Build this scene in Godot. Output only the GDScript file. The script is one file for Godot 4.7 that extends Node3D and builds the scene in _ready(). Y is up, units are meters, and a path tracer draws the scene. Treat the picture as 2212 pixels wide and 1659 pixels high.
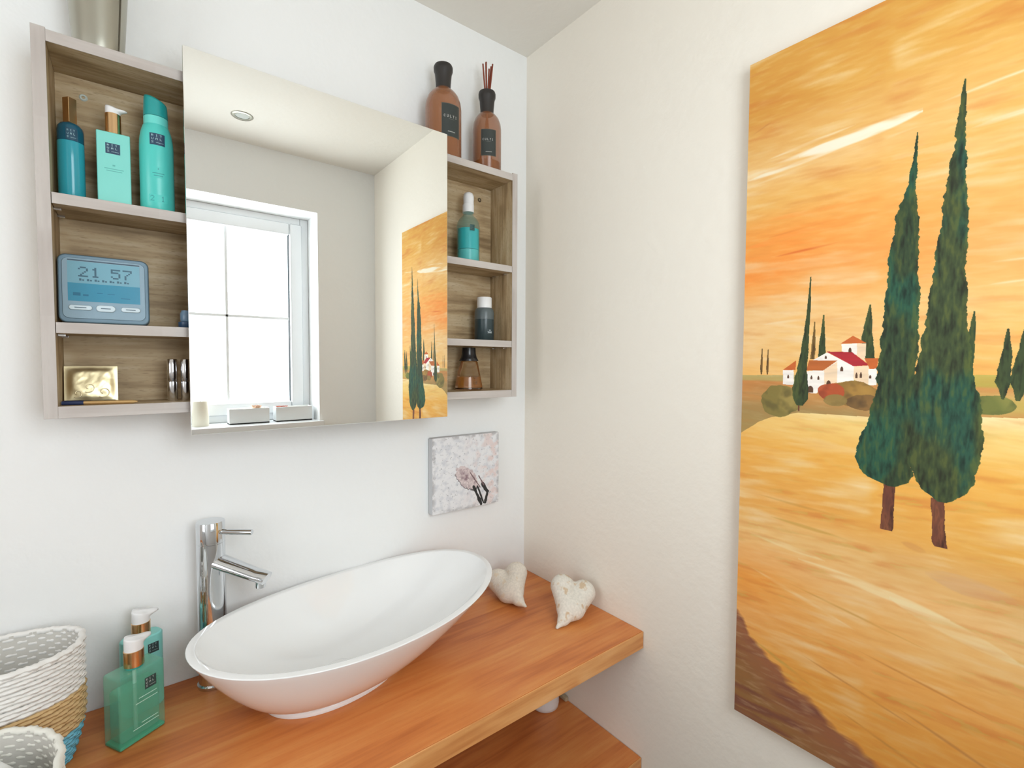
extends Node3D

# ---------------------------------------------------------------- measures (metres, y up)
const CEIL := 2.3375
const HC := 0.7976          # countertop
const HL := 0.4886          # lower shelf
const ZW := 1.42            # wall with the window
const XL := -2.3            # far left wall
const MZ := 0.1314          # mirror face
const CD := 0.1114          # cabinet front
const WIN_L := -0.956
const WIN_R := -0.27
const WIN_B := 1.165
const WIN_T := 2.107


# ---------------------------------------------------------------- mesh building
class MB:
	var v := PackedVector3Array()
	var n := PackedVector3Array()
	var u := PackedVector2Array()

	func tri(a: Vector3, b: Vector3, c: Vector3, na: Vector3, nb: Vector3, nc: Vector3, ua := Vector2.ZERO, ub := Vector2.ZERO, uc := Vector2.ZERO) -> void:
		var f := (b - a).cross(c - a)
		if f.length_squared() < 1e-20:
			return
		if f.dot(na + nb + nc) > 0.0:
			v.append_array([a, c, b]); n.append_array([na, nc, nb]); u.append_array([ua, uc, ub])
		else:
			v.append_array([a, b, c]); n.append_array([na, nb, nc]); u.append_array([ua, ub, uc])

	func quad(a: Vector3, b: Vector3, c: Vector3, d: Vector3, na: Vector3, nb: Vector3, nc: Vector3, nd: Vector3, ua := Vector2.ZERO, ub := Vector2(1, 0), uc := Vector2(1, 1), ud := Vector2(0, 1)) -> void:
		tri(a, b, c, na, nb, nc, ua, ub, uc)
		tri(a, c, d, na, nc, nd, ua, uc, ud)

	func flat(a: Vector3, b: Vector3, c: Vector3, d: Vector3, nn: Vector3) -> void:
		quad(a, b, c, d, nn, nn, nn, nn)

	func box(c: Vector3, size: Vector3, bev := 0.0) -> MB:
		var h := size * 0.5
		bev = minf(bev, minf(h.x, minf(h.y, h.z)) * 0.98)
		var p := func(s: Vector3, ax: int) -> Vector3:
			var r := Vector3(s.x * (h.x - bev), s.y * (h.y - bev), s.z * (h.z - bev))
			r[ax] = s[ax] * h[ax]
			return c + r
		for ax in 3:
			var b := (ax + 1) % 3
			var d := (ax + 2) % 3
			for sg in [-1.0, 1.0]:
				var nn := Vector3.ZERO
				nn[ax] = sg
				var q: Array[Vector3] = []
				for k in [[-1.0, -1.0], [1.0, -1.0], [1.0, 1.0], [-1.0, 1.0]]:
					var s := Vector3.ZERO
					s[ax] = sg; s[b] = k[0]; s[d] = k[1]
					q.append(p.call(s, ax))
				flat(q[0], q[1], q[2], q[3], nn)
				if bev > 0.0:
					for sb in [-1.0, 1.0]:
						var nb := Vector3.ZERO
						nb[b] = sb
						var s0 := Vector3.ZERO
						s0[ax] = sg; s0[b] = sb; s0[d] = -1.0
						var s1 := s0
						s1[d] = 1.0
						quad(p.call(s0, ax), p.call(s1, ax), p.call(s1, b), p.call(s0, b), nn, nn, nb, nb)
		if bev > 0.0:
			for sx in [-1.0, 1.0]:
				for sy in [-1.0, 1.0]:
					for sz in [-1.0, 1.0]:
						var s := Vector3(sx, sy, sz)
						tri(p.call(s, 0), p.call(s, 1), p.call(s, 2), Vector3(sx, 0, 0), Vector3(0, sy, 0), Vector3(0, 0, sz))
		return self

	# profile of (radius, height) points; sharp bends keep a crease
	func lathe(pr: Array, c := Vector3.ZERO, seg := 40, sx := 1.0, sz := 1.0) -> MB:
		var nn: Array[Vector2] = []
		for i in pr.size() - 1:
			var d: Vector2 = pr[i + 1] - pr[i]
			nn.append(Vector2(d.y, -d.x).normalized())
		for i in pr.size() - 1:
			var n0: Vector2 = nn[i]
			var n1: Vector2 = nn[i]
			if i > 0 and nn[i - 1].dot(nn[i]) > 0.72:
				n0 = (nn[i - 1] + nn[i]).normalized()
			if i < nn.size() - 1 and nn[i + 1].dot(nn[i]) > 0.72:
				n1 = (nn[i + 1] + nn[i]).normalized()
			var p0: Vector2 = pr[i]
			var p1: Vector2 = pr[i + 1]
			for k in seg:
				var a := TAU * k / seg
				var b := TAU * (k + 1) / seg
				var ca := Vector3(sin(a), 0, cos(a))
				var cb := Vector3(sin(b), 0, cos(b))
				var sc := Vector3(sx, 1, sz)
				var isc := Vector3(1.0 / sx, 1, 1.0 / sz)
				var up := Vector3.UP
				var w := Vector2(float(k) / seg, 0)
				var w2 := Vector2(float(k + 1) / seg, 0)
				quad(c + (ca * p0.x + up * p0.y) * sc, c + (cb * p0.x + up * p0.y) * sc, c + (cb * p1.x + up * p1.y) * sc, c + (ca * p1.x + up * p1.y) * sc,
					((ca * n0.x + up * n0.y) * isc).normalized(), ((cb * n0.x + up * n0.y) * isc).normalized(), ((cb * n1.x + up * n1.y) * isc).normalized(), ((ca * n1.x + up * n1.y) * isc).normalized(),
					Vector2(w.x, p0.y), Vector2(w2.x, p0.y), Vector2(w2.x, p1.y), Vector2(w.x, p1.y))
		return self

	func tube(path: Array, rad: Variant, seg := 12, flat_y := 1.0) -> MB:
		var m := path.size()
		var rings: Array = []
		var prev := Vector3.ZERO
		for i in m:
			var t: Vector3 = (path[mini(i + 1, m - 1)] - path[maxi(i - 1, 0)]).normalized()
			var side := t.cross(Vector3.UP)
			if side.length() < 0.05:
				side = t.cross(Vector3.RIGHT)
			side = side.normalized()
			if i > 0 and side.dot(prev) < 0.0:
				side = -side
			prev = side
			var upv := side.cross(t).normalized()
			var r: float = rad[i] if rad is Array else rad
			var ring: Array = []
			for k in seg:
				var a := TAU * k / seg
				var d := side * cos(a) + upv * sin(a) * flat_y
				ring.append([path[i] + d * r, (side * cos(a) + upv * sin(a) / flat_y).normalized()])
			rings.append(ring)
		for i in m - 1:
			for k in seg:
				var k2 := (k + 1) % seg
				var a: Array = rings[i][k]
				var b: Array = rings[i][k2]
				var c: Array = rings[i + 1][k2]
				var d: Array = rings[i + 1][k]
				quad(a[0], b[0], c[0], d[0], a[1], b[1], c[1], d[1])
		for e in [0, m - 1]:
			var t2: Vector3 = (path[0] - path[1]).normalized() if e == 0 else (path[m - 1] - path[m - 2]).normalized()
			for k in seg:
				tri(path[e], rings[e][k][0], rings[e][(k + 1) % seg][0], t2, t2, t2)
		return self

	# outline in the xy plane pushed out along z from z0 to z1, front edge rounded by bev
	func extrude(poly: PackedVector2Array, z0: float, z1: float, bev := 0.0, xf := Transform3D.IDENTITY) -> MB:
		if Geometry2D.is_polygon_clockwise(poly):
			poly.reverse()
		var m := poly.size()
		var en: Array[Vector2] = []
		for i in m:
			var d := poly[(i + 1) % m] - poly[i]
			en.append(Vector2(d.y, -d.x).normalized())
		var vn: Array[Vector2] = []
		for i in m:
			vn.append((en[i] + en[(i + m - 1) % m]).normalized())
		var inner := PackedVector2Array()
		for i in m:
			inner.append(poly[i] - vn[i] * bev / maxf(0.5, vn[i].dot(en[i])))
		var idx := Geometry2D.triangulate_polygon(inner)
		var P := func(q: Vector2, z: float) -> Vector3: return xf * Vector3(q.x, q.y, z)
		var B := xf.basis.orthonormalized()
		var fz := B * Vector3(0, 0, 1)
		for i in range(0, idx.size(), 3):
			tri(P.call(inner[idx[i]], z1), P.call(inner[idx[i + 1]], z1), P.call(inner[idx[i + 2]], z1), fz, fz, fz)
			tri(P.call(inner[idx[i]], z0), P.call(inner[idx[i + 1]], z0), P.call(inner[idx[i + 2]], z0), -fz, -fz, -fz)
		for i in m:
			var j := (i + 1) % m
			var ni := vn[i] if vn[i].dot(en[i]) > 0.85 else en[i]
			var nj := vn[j] if vn[j].dot(en[i]) > 0.85 else en[i]
			var na := B * Vector3(ni.x, ni.y, 0)
			var nb := B * Vector3(nj.x, nj.y, 0)
			quad(P.call(poly[i], z0 + bev), P.call(poly[j], z0 + bev), P.call(poly[j], z1 - bev), P.call(poly[i], z1 - bev), na, nb, nb, na)
			if bev > 0.0:
				quad(P.call(poly[i], z1 - bev), P.call(poly[j], z1 - bev), P.call(inner[j], z1), P.call(inner[i], z1), na, nb, fz, fz)
				quad(P.call(poly[i], z0 + bev), P.call(poly[j], z0 + bev), P.call(inner[j], z0), P.call(inner[i], z0), na, nb, -fz, -fz)
		return self

	# rows of points; rows are closed loops when wrap is true; side = +1 or -1 picks the outside
	func grid(rows: Array, wrap: bool, side := 1.0) -> MB:
		var h := rows.size()
		var w: int = rows[0].size()
		var nn := []
		for i in h:
			var row := PackedVector3Array()
			for k in w:
				var kl := (k + w - 1) % w if wrap else maxi(k - 1, 0)
				var kr := (k + 1) % w if wrap else mini(k + 1, w - 1)
				var du: Vector3 = rows[i][kr] - rows[i][kl]
				var dv: Vector3 = rows[mini(i + 1, h - 1)][k] - rows[maxi(i - 1, 0)][k]
				var x := du.cross(dv) * side
				row.append(x.normalized() if x.length() > 1e-12 else Vector3.ZERO)
			nn.append(row)
		for i in h - 1:
			for k in (w if wrap else w - 1):
				var k2 := (k + 1) % w
				var a: Vector3 = rows[i][k]
				var b: Vector3 = rows[i][k2]
				var c: Vector3 = rows[i + 1][k2]
				var d: Vector3 = rows[i + 1][k]
				var f := (nn[i][k] + nn[i][k2] + nn[i + 1][k2] + nn[i + 1][k]) as Vector3
				f = f.normalized()
				var g := func(q: Vector3) -> Vector3: return q if q.length() > 0.1 else f
				quad(a, b, c, d, g.call(nn[i][k]), g.call(nn[i][k2]), g.call(nn[i + 1][k2]), g.call(nn[i + 1][k]),
					Vector2(float(k) / w, float(i) / h), Vector2(float(k + 1) / w, float(i) / h), Vector2(float(k + 1) / w, float(i + 1) / h), Vector2(float(k) / w, float(i + 1) / h))
		return self

	func done() -> ArrayMesh:
		var arr := []
		arr.resize(Mesh.ARRAY_MAX)
		arr[Mesh.ARRAY_VERTEX] = v
		arr[Mesh.ARRAY_NORMAL] = n
		arr[Mesh.ARRAY_TEX_UV] = u
		var m := ArrayMesh.new()
		m.add_surface_from_arrays(Mesh.PRIMITIVE_TRIANGLES, arr)
		return m


func P2(r: float, y: float) -> Vector2:
	return Vector2(r, y)


func rrect(w: float, h: float, r: float, seg := 6) -> PackedVector2Array:
	var out := PackedVector2Array()
	for q in 4:
		var cx := (w / 2 - r) * (1 if q in [0, 3] else -1)
		var cy := (h / 2 - r) * (1 if q < 2 else -1)
		for k in seg + 1:
			var a := PI / 2 * (q + float(k) / seg)
			out.append(Vector2(cx + r * cos(a), cy + r * sin(a)))
	return out


func oval(a: float, b: float, n := 28) -> PackedVector2Array:
	var out := PackedVector2Array()
	for k in n:
		out.append(Vector2(a * cos(TAU * k / n), b * sin(TAU * k / n)))
	return out


# a label wrapped on a cylinder: centre angle psi (from +z towards +x), half angle ha
func wrap_label(r: float, y0: float, y1: float, psi: float, ha: float, c := Vector3.ZERO) -> ArrayMesh:
	var m := MB.new()
	var K := 12
	for k in K:
		var a := psi - ha + 2 * ha * k / K
		var b := psi - ha + 2 * ha * (k + 1) / K
		var da := Vector3(sin(a), 0, cos(a))
		var db := Vector3(sin(b), 0, cos(b))
		m.quad(c + da * r + Vector3(0, y1, 0), c + db * r + Vector3(0, y1, 0), c + db * r + Vector3(0, y0, 0), c + da * r + Vector3(0, y0, 0), da, db, db, da,
			Vector2(float(k) / K, 0), Vector2(float(k + 1) / K, 0), Vector2(float(k + 1) / K, 1), Vector2(float(k) / K, 1))
	return m.done()


# ---------------------------------------------------------------- scene tree
var used := {}


func numbered(called: String) -> String:
	var k: int = used.get(called, 0)
	used[called] = k + 1
	return called if k == 0 else "%s_%03d" % [called, k]


func tag(o: Node3D, label: String, category: String, group := "") -> Node3D:
	o.set_meta("label", label)
	o.set_meta("category", category)
	if group:
		o.set_meta("group", group)
	return o


func thing(called: String, label: String, category: String, at := Vector3.ZERO, turn := 0.0, group := "") -> Node3D:
	var o := Node3D.new()
	o.name = numbered(called)
	add_child(o)
	o.position = at
	o.rotation.y = turn
	return tag(o, label, category, group)


func part(parent: Node3D, called: String, mesh: Mesh, m: Material, at := Vector3.ZERO, label := "") -> MeshInstance3D:
	var o := MeshInstance3D.new()
	o.name = called
	o.mesh = mesh
	o.material_override = m
	o.position = at
	parent.add_child(o, true)
	if label:
		o.set_meta("label", label)
	return o


func struct(called: String, mesh: Mesh, m: Material, parent: Node3D = self) -> MeshInstance3D:
	var o := part(parent, called, mesh, m)
	if parent == self:
		o.set_meta("kind", "structure")
	return o


func mat(c: Color, rough := 0.5, metal := 0.0) -> StandardMaterial3D:
	var m := StandardMaterial3D.new()
	m.albedo_color = c
	m.roughness = rough
	m.metallic = metal
	return m


func rgb(r: int, g: int, b: int) -> Color:
	return Color(r / 255.0, g / 255.0, b / 255.0)


func glass(c: Color, rough := 0.0, scale := 0.05) -> StandardMaterial3D:
	var m := mat(Color(c.r, c.g, c.b, 0.0), rough)
	m.refraction_enabled = true
	m.refraction_scale = scale
	return m


func textured(m: StandardMaterial3D, im: Image) -> StandardMaterial3D:
	m.albedo_texture = ImageTexture.create_from_image(im)
	m.albedo_color = Color.WHITE
	return m


func tri_mapped(m: StandardMaterial3D, size: Vector3, world := true) -> StandardMaterial3D:
	m.uv1_triplanar = true
	m.uv1_world_triplanar = world
	m.uv1_triplanar_sharpness = 30.0
	m.uv1_scale = Vector3(1.0 / size.x, 1.0 / size.y, 1.0 / size.z)
	return m


# ---------------------------------------------------------------- noise and pictures
func noise_bytes(sd: int, freq: float, w: int, h: int, W: int, H: int, oct := 3) -> PackedByteArray:
	var fn := FastNoiseLite.new()
	fn.seed = sd
	fn.noise_type = FastNoiseLite.TYPE_SIMPLEX_SMOOTH
	fn.frequency = freq
	fn.fractal_octaves = oct
	var im := fn.get_seamless_image(w, h)
	im.convert(Image.FORMAT_L8)
	im.resize(W, H, Image.INTERPOLATE_CUBIC)
	return im.get_data()


# wood with the grain along u: stretched streaks, wide boards of differing tone, dark pores
func wood(W: int, H: int, base: Color, dark: Color, light: Color, boards: int, board_tone: float, sd: int, pores := 0.25, streak := 1.0) -> Image:
	var fine := noise_bytes(sd, 0.06, W / 16, H, W, H)
	var coarse := noise_bytes(sd + 1, 0.05, maxi(W / 16, 8), H / 4, W, H)
	var pore := noise_bytes(sd + 2, 0.25, W / 6, H, W, H, 2)
	var data := PackedByteArray()
	data.resize(W * H * 3)
	var rng := RandomNumberGenerator.new()
	rng.seed = sd
	var tones := []
	for k in boards:
		tones.append(rng.randf_range(-1, 1) * board_tone)
	for y in H:
		var bt: float = tones[int(float(y) / H * boards)]
		for x in W:
			var i := y * W + x
			var t := (fine[i] / 255.0 - 0.5) * 0.9 * streak + (coarse[i] / 255.0 - 0.5) * 1.3 * streak + bt
			var c := base.lerp(light, clampf(t, 0, 1)) if t > 0 else base.lerp(dark, clampf(-t, 0, 1))
			var p := pore[i] / 255.0
			if p < 0.33:
				c = c.lerp(dark, (0.33 - p) * 3.0 * pores)
			data[i * 3] = c.r8
			data[i * 3 + 1] = c.g8
			data[i * 3 + 2] = c.b8
	return Image.create_from_data(W, H, false, Image.FORMAT_RGB8, data)


const FONT := {
	"R": [30, 17, 17, 30, 20, 18, 17], "I": [14, 4, 4, 4, 4, 4, 14], "T": [31, 4, 4, 4, 4, 4, 4], "U": [17, 17, 17, 17, 17, 17, 14],
	"A": [14, 17, 17, 31, 17, 17, 17], "L": [16, 16, 16, 16, 16, 16, 31], "S": [15, 16, 16, 14, 1, 1, 30], "C": [14, 17, 16, 16, 16, 17, 14],
	"2": [14, 17, 1, 2, 4, 8, 31], "1": [4, 12, 4, 4, 4, 4, 14], "5": [31, 16, 30, 1, 1, 17, 14], "7": [31, 1, 2, 4, 8, 8, 8],
}


func write(im: Image, text: String, x: int, y: int, s: int, c: Color, gap := 2) -> void:
	for ch in text:
		if FONT.has(ch):
			for r in 7:
				for k in 5:
					if FONT[ch][r] & (16 >> k):
						im.fill_rect(Rect2i(x + k * s, y + r * s, s, s), c)
		x += (5 + gap) * s


# dark badge with three rows of three spaced letters
func badge(bg: Color, ink: Color, W := 108, H := 120) -> Image:
	var im := Image.create(W, H, false, Image.FORMAT_RGB8)
	im.fill(bg)
	for k in 2:
		write(im, ["RIT", "UAL"][k], 12, 12 + k * 34, 3, ink, 5)
	write(im, "S", 12, 80, 3, ink)
	for k in 7:
		im.fill_rect(Rect2i(44 + k * 8, 92, 5, 5), ink)
	return im


func small_print(bg: Color, ink: Color, rows: Array, W := 128, H := 64) -> Image:
	var im := Image.create(W, H, false, Image.FORMAT_RGB8)
	im.fill(bg)
	for r in rows:
		im.fill_rect(Rect2i(r[0], r[1], r[2], r[3]), ink)
	return im


# the tall landscape on canvas: sunset sky, white farmhouse, cypresses, golden field
const PW := 640
const PH := 2048


func lerp_rows(rows: Array, t: float) -> Array:
	for i in rows.size() - 1:
		if t <= rows[i + 1][0]:
			var f := clampf((t - rows[i][0]) / (rows[i + 1][0] - rows[i][0]), 0, 1)
			f = f * f * (3 - 2 * f)
			return [(rows[i][1] as Color).lerp(rows[i + 1][1], f), (rows[i][2] as Color).lerp(rows[i + 1][2], f)]
	return [rows[-1][1], rows[-1][2]]


func curve(xs: Array, ys: Array, x: float) -> float:
	for i in xs.size() - 1:
		if x <= xs[i + 1]:
			return lerpf(ys[i], ys[i + 1], clampf((x - xs[i]) / float(xs[i + 1] - xs[i]), 0, 1))
	return ys[-1]


# oil colours: the mixed tones made purer, whites left alone
func pure(c: Color) -> Color:
	return Color(c.r, c.g * pow(c.g / maxf(c.r, c.g), 0.14), c.b * pow(c.b / maxf(maxf(c.r, c.g), 0.01), 0.16))


func put_px(d: PackedByteArray, x: int, y: int, c: Color, a := 1.0) -> void:
	if x < 0 or y < 0 or x >= PW or y >= PH:
		return
	var i := (y * PW + x) * 3
	d[i] = clampi(int(lerpf(d[i], c.r * 255.0, a)), 0, 255)
	d[i + 1] = clampi(int(lerpf(d[i + 1], c.g * 255.0, a)), 0, 255)
	d[i + 2] = clampi(int(lerpf(d[i + 2], c.b * 255.0, a)), 0, 255)


func landscape() -> Image:
	var s1 := noise_bytes(11, 0.045, 40, 1024, PW, PH)
	var s2 := noise_bytes(12, 0.03, 40, 256, PW, PH)
	var s3 := noise_bytes(13, 0.10, 64, 1024, PW, PH)
	var bl := noise_bytes(14, 0.03, 160, 512, PW, PH)
	var sky := [
		[0, rgb(221, 166, 82), rgb(226, 176, 92)], [150, rgb(219, 163, 80), rgb(231, 182, 98)], [260, rgb(232, 184, 112), rgb(236, 190, 112)], [345, rgb(243, 205, 148), rgb(240, 190, 112)],
		[430, rgb(240, 190, 112), rgb(240, 188, 112)], [540, rgb(248, 172, 88), rgb(240, 186, 112)], [640, rgb(252, 160, 76), rgb(243, 182, 112)], [700, rgb(250, 178, 100), rgb(243, 186, 116)],
		[760, rgb(245, 206, 150), rgb(244, 194, 122)], [860, rgb(246, 208, 152), rgb(242, 192, 112)], [960, rgb(246, 196, 122), rgb(238, 184, 100)]]
	var land := [[940, rgb(190, 172, 116), rgb(196, 178, 98)], [968, rgb(188, 168, 110), rgb(186, 166, 86)], [976, rgb(206, 146, 88), rgb(206, 156, 96)], [1010, rgb(202, 150, 92), rgb(196, 172, 98)], [1060, rgb(170, 142, 92), rgb(206, 146, 96)], [1100, rgb(172, 146, 94), rgb(220, 170, 100)]]
	var field := [
		[1035, rgb(246, 222, 166), rgb(250, 232, 180)], [1090, rgb(246, 205, 128), rgb(247, 216, 140)], [1180, rgb(243, 186, 96), rgb(242, 188, 96)], [1330, rgb(240, 180, 98), rgb(234, 180, 92)], [1440, rgb(246, 205, 140), rgb(226, 178, 112)],
		[1520, rgb(246, 190, 122), rgb(240, 206, 150)], [1600, rgb(246, 174, 88), rgb(242, 200, 136)], [1720, rgb(244, 182, 108), rgb(240, 178, 96)], [1850, rgb(238, 176, 86), rgb(232, 166, 82)], [2048, rgb(226, 160, 72), rgb(226, 158, 72)]]
	var d := PackedByteArray()
	d.resize(PW * PH * 3)
	var white := rgb(252, 240, 214)
	var rust := rgb(206, 122, 58)
	var olive := rgb(190, 146, 62)
	var orange := rgb(255, 150, 66)
	var top := []
	var hor := []
	for x in PW:
		top.append(curve([0, 53, 92, 167, 345, 556, 640], [1139, 1100, 1081, 1062, 1058, 1039, 1035], x))
		hor.append(curve([0, 300, 640], [955, 950, 942], x))
	for y in PH:
		var rs := lerp_rows(sky, y)
		var rl := lerp_rows(land, y)
		var rf := lerp_rows(field, y)
		for x in PW:
			var sl := y + int((x - 320) * (0.05 if y > 1150 else -0.06))
			var i: int = clampi(sl, 0, PH - 1) * PW + x
			var fx := x / 640.0
			var a := s1[i] / 255.0 - 0.5
			var b := s2[i] / 255.0 - 0.5
			var g := s3[i] / 255.0 - 0.5
			var c: Color
			if y < hor[x] + a * 3:
				c = (rs[0] as Color).lerp(rs[1], clampf(fx + b, 0, 1))
				c = c.lerp(white, clampf((a + b) * 0.8 - 0.12, 0, 0.5))
				c = c.lerp(orange if y > 480 and y < 700 else rust, clampf(-(a * 0.8 + b * 0.5) - 0.14, 0, 0.35))
			elif y < top[x] + a * 6:
				c = (rl[0] as Color).lerp(rl[1], smoothstep(0.45, 0.7, fx))
				c = c.lerp(rgb(140, 112, 66), clampf(-a - 0.05, 0, 0.5))
			else:
				c = (rf[0] as Color).lerp(rf[1], clampf(fx + b * 0.8, 0, 1))
				c = c.lerp(white, clampf((a + b) * 0.8 - 0.08, 0, 0.5))
				c = c.lerp(olive if g > 0 else rust, clampf(-(a + b * 0.5) - 0.13, 0, 0.4))
				# ploughed dark corner
				var edge := curve([0, 45, 104, 185, 273, 341, 394, 470], [1705, 1762, 1823, 1868, 1928, 1952, 1980, 2048], x) + (bl[y * PW + x] / 255.0 - 0.5) * 36 + g * 16
				if x < 470 and y > edge:
					var q := clampf((y - edge) / 170.0, 0, 1)
					var pc := rgb(150, 98, 76).lerp(rgb(146, 108, 70), q).lerp(rgb(112, 68, 62), clampf(a * 2.0 + b + 0.15, 0, 0.75)).lerp(rgb(176, 136, 96), clampf(g * 1.6 - 0.1, 0, 0.5))
					c = c.lerp(pc, clampf((y - edge) / 22.0, 0, 0.92))
			c = c.lerp(white, g * 0.34) if g > 0 else c.lerp(rust, -g * 0.26)
			c = pure(c)
			var o := (y * PW + x) * 3
			d[o] = c.r8
			d[o + 1] = c.g8
			d[o + 2] = c.b8
	# brush strokes: pale clouds and burnt streaks
	for st in [[0, 430, 338, 300, 26, white, 0.8], [150, 430, 326, 306, 40, white, 0.95], [20, 300, 350, 326, 26, white, 0.6], [60, 290, 306, 286, 14, white, 0.5], [0, 420, 372, 340, 16, rgb(246, 214, 160), 0.6], [0, 150, 352, 340, 16, white, 0.5], [460, 640, 300, 285, 12, white, 0.6], [520, 640, 380, 372, 16, white, 0.5],
			[470, 600, 150, 128, 8, rgb(222, 120, 56), 0.7], [0, 70, 220, 196, 7, rgb(186, 116, 66), 0.6], [90, 260, 600, 588, 10, rgb(226, 100, 40), 0.75], [0, 330, 560, 530, 30, orange, 0.5], [60, 240, 540, 525, 8, rgb(226, 120, 50), 0.6],
			[210, 310, 800, 792, 9, white, 0.7], [60, 200, 800, 792, 14, white, 0.4], [560, 640, 690, 690, 9, white, 0.5], [560, 640, 740, 736, 9, white, 0.5],
			[30, 250, 1450, 1474, 22, rgb(250, 226, 170), 0.6], [180, 520, 1490, 1530, 30, rgb(250, 230, 178), 0.6], [400, 640, 1520, 1580, 44, rgb(250, 228, 176), 0.6], [40, 330, 1560, 1640, 16, rgb(250, 214, 160), 0.6],
			[470, 640, 1430, 1450, 50, rgb(214, 168, 128), 0.45], [420, 470, 1370, 1380, 22, rgb(214, 150, 84), 0.5], [100, 300, 1385, 1398, 14, rgb(206, 160, 76), 0.6], [60, 330, 1325, 1345, 12, rgb(206, 150, 70), 0.5],
			[150, 480, 1570, 1622, 10, rgb(204, 142, 58), 0.6], [330, 600, 1690, 1730, 9, rgb(196, 124, 58), 0.7], [200, 470, 1770, 1830, 10, rgb(190, 120, 56), 0.6], [430, 640, 1800, 1860, 12, rgb(190, 124, 62), 0.6],
			[300, 560, 1880, 1950, 12, rgb(196, 130, 56), 0.6], [480, 640, 1950, 1990, 14, rgb(184, 120, 60), 0.6], [60, 230, 1790, 1850, 16, rgb(196, 160, 76), 0.6]]:
		for x in range(maxi(st[0], 0), mini(st[1], PW)):
			var f: float = (x - st[0]) / float(st[1] - st[0])
			var yc: float = lerpf(st[2], st[3], f)
			var hw: float = st[4] * sqrt(maxf(0.0, sin(PI * clampf(f, 0.02, 0.98)))) * 0.5
			for y in range(int(yc - hw) - 2, int(yc + hw) + 3):
				if y >= 0 and y < PH:
					var aa: float = clampf((hw - absf(y - yc)) / 5.0, 0, 1) * st[6] * clampf(0.55 + (s1[y * PW + x] / 255.0 - 0.4) * 2.6, 0, 1)
					put_px(d, x, y, st[5], aa)
	# far trees, bushes and the farmhouse
	var gA := [rgb(58, 74, 42), rgb(84, 96, 48), rgb(40, 54, 36)]
	for q in [[59, 874, 952, 3], [77, 877, 952, 3]]:
		cypress(d, bl, [q[1], q[1] + 50, q[2] - 12, q[2]], [q[0], q[0] - q[3], q[0] - q[3], q[0] - 1], [q[0] + 1, q[0] + q[3], q[0] + q[3], q[0] + 1], [rgb(120, 86, 44), rgb(100, 90, 50), rgb(90, 70, 40)], 0.5)
	blob(d, bl, 117, 1030, 58, 46, [rgb(134, 120, 62), rgb(166, 146, 80), rgb(104, 94, 52)])
	cypress(d, bl, [801, 840, 880, 906], [204, 201, 198, 196], [205, 207, 208, 206], [rgb(120, 92, 46), rgb(104, 96, 50), rgb(86, 76, 42)], 1.0)
	cypress(d, bl, [783, 830, 870, 905], [226, 222, 218, 216], [228, 231, 233, 235], gA, 1.0)
	cypress(d, bl, [765, 800, 845, 880, 906], [335, 328, 320, 322, 327], [337, 341, 343, 347, 349], gA, 1.5)
	var wall := rgb(250, 242, 232)
	var pink := rgb(246, 216, 180)
	var tile := rgb(206, 104, 48)
	for q in [[wall, 122, 938, 152, 937, 154, 982, 123, 981], [tile, 121, 939, 158, 910, 157, 938, 130, 939], [wall, 200, 911, 238, 888, 304, 926, 305, 966], [wall, 200, 911, 305, 964, 265, 972, 230, 940], [wall, 188, 941, 233, 936, 234, 984, 214, 1004], [wall, 188, 941, 214, 1004, 193, 1003, 188, 990],
			[pink, 232, 936, 264, 914, 265, 970, 234, 983], [rgb(190, 104, 50), 193, 910, 264, 911, 229, 939, 186, 939], [pink, 304, 926, 338, 924, 338, 976, 304, 962], [wall, 273, 866, 309, 865, 310, 896, 274, 886], [pink, 309, 865, 330, 866, 329, 913, 310, 898],
			[rgb(178, 44, 52), 237, 886, 298, 888, 338, 923, 303, 926], [tile, 270, 865, 300, 844, 300, 845, 331, 865], [tile, 327, 905, 358, 905, 355, 933, 340, 933], [wall, 337, 933, 356, 932, 356, 975, 338, 976]]:
		var pg := PackedVector2Array([Vector2(q[1], q[2]), Vector2(q[3], q[4]), Vector2(q[5], q[6]), Vector2(q[7], q[8])])
		var bb := Rect2(pg[0], Vector2.ZERO)
		for p in pg:
			bb = bb.expand(p)
		for y in range(int(bb.position.y), int(bb.end.y) + 1):
			for x in range(int(bb.position.x), int(bb.end.x) + 1):
				if Geometry2D.is_point_in_polygon(Vector2(x + 0.3, y + 0.3), pg):
					put_px(d, x, y, (q[0] as Color).darkened((s3[y * PW + x] / 255.0 - 0.5) * 0.12))
	for w in [[137, 957, 2, 5], [200, 958, 2, 5], [218, 959, 2, 5], [244, 974, 5, 8], [198, 992, 7, 9], [235, 901, 2, 4], [275, 933, 3, 6], [293, 882, 3, 6], [310, 950, 2, 7], [320, 949, 2, 7], [341, 953, 2, 4]]:
		for y in range(w[1] - w[3], w[1] + w[3] + 1):
			for x in range(w[0] - w[2], w[0] + w[2] + 1):
				if y > w[1] or Vector2((x - w[0]) / float(w[2]), (y - w[1]) / float(w[3])).length() < 1.05:
					put_px(d, x, y, rgb(92, 62, 44))
	blob(d, bl, 306, 1000, 52, 36, [rgb(150, 114, 54), rgb(184, 142, 70), rgb(112, 86, 48)])
	blob(d, bl, 250, 998, 34, 24, [rgb(186, 84, 48), rgb(204, 104, 56), rgb(150, 66, 42)])
	blob(d, bl, 330, 1022, 46, 20, [rgb(116, 88, 52), rgb(140, 104, 58), rgb(92, 70, 44)])
	blob(d, bl, 262, 1020, 30, 16, [rgb(150, 126, 70), rgb(170, 140, 78), rgb(120, 100, 56)])
	blob(d, bl, 570, 1012, 46, 22, [rgb(112, 118, 58), rgb(140, 138, 70), rgb(90, 96, 50)])
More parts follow.
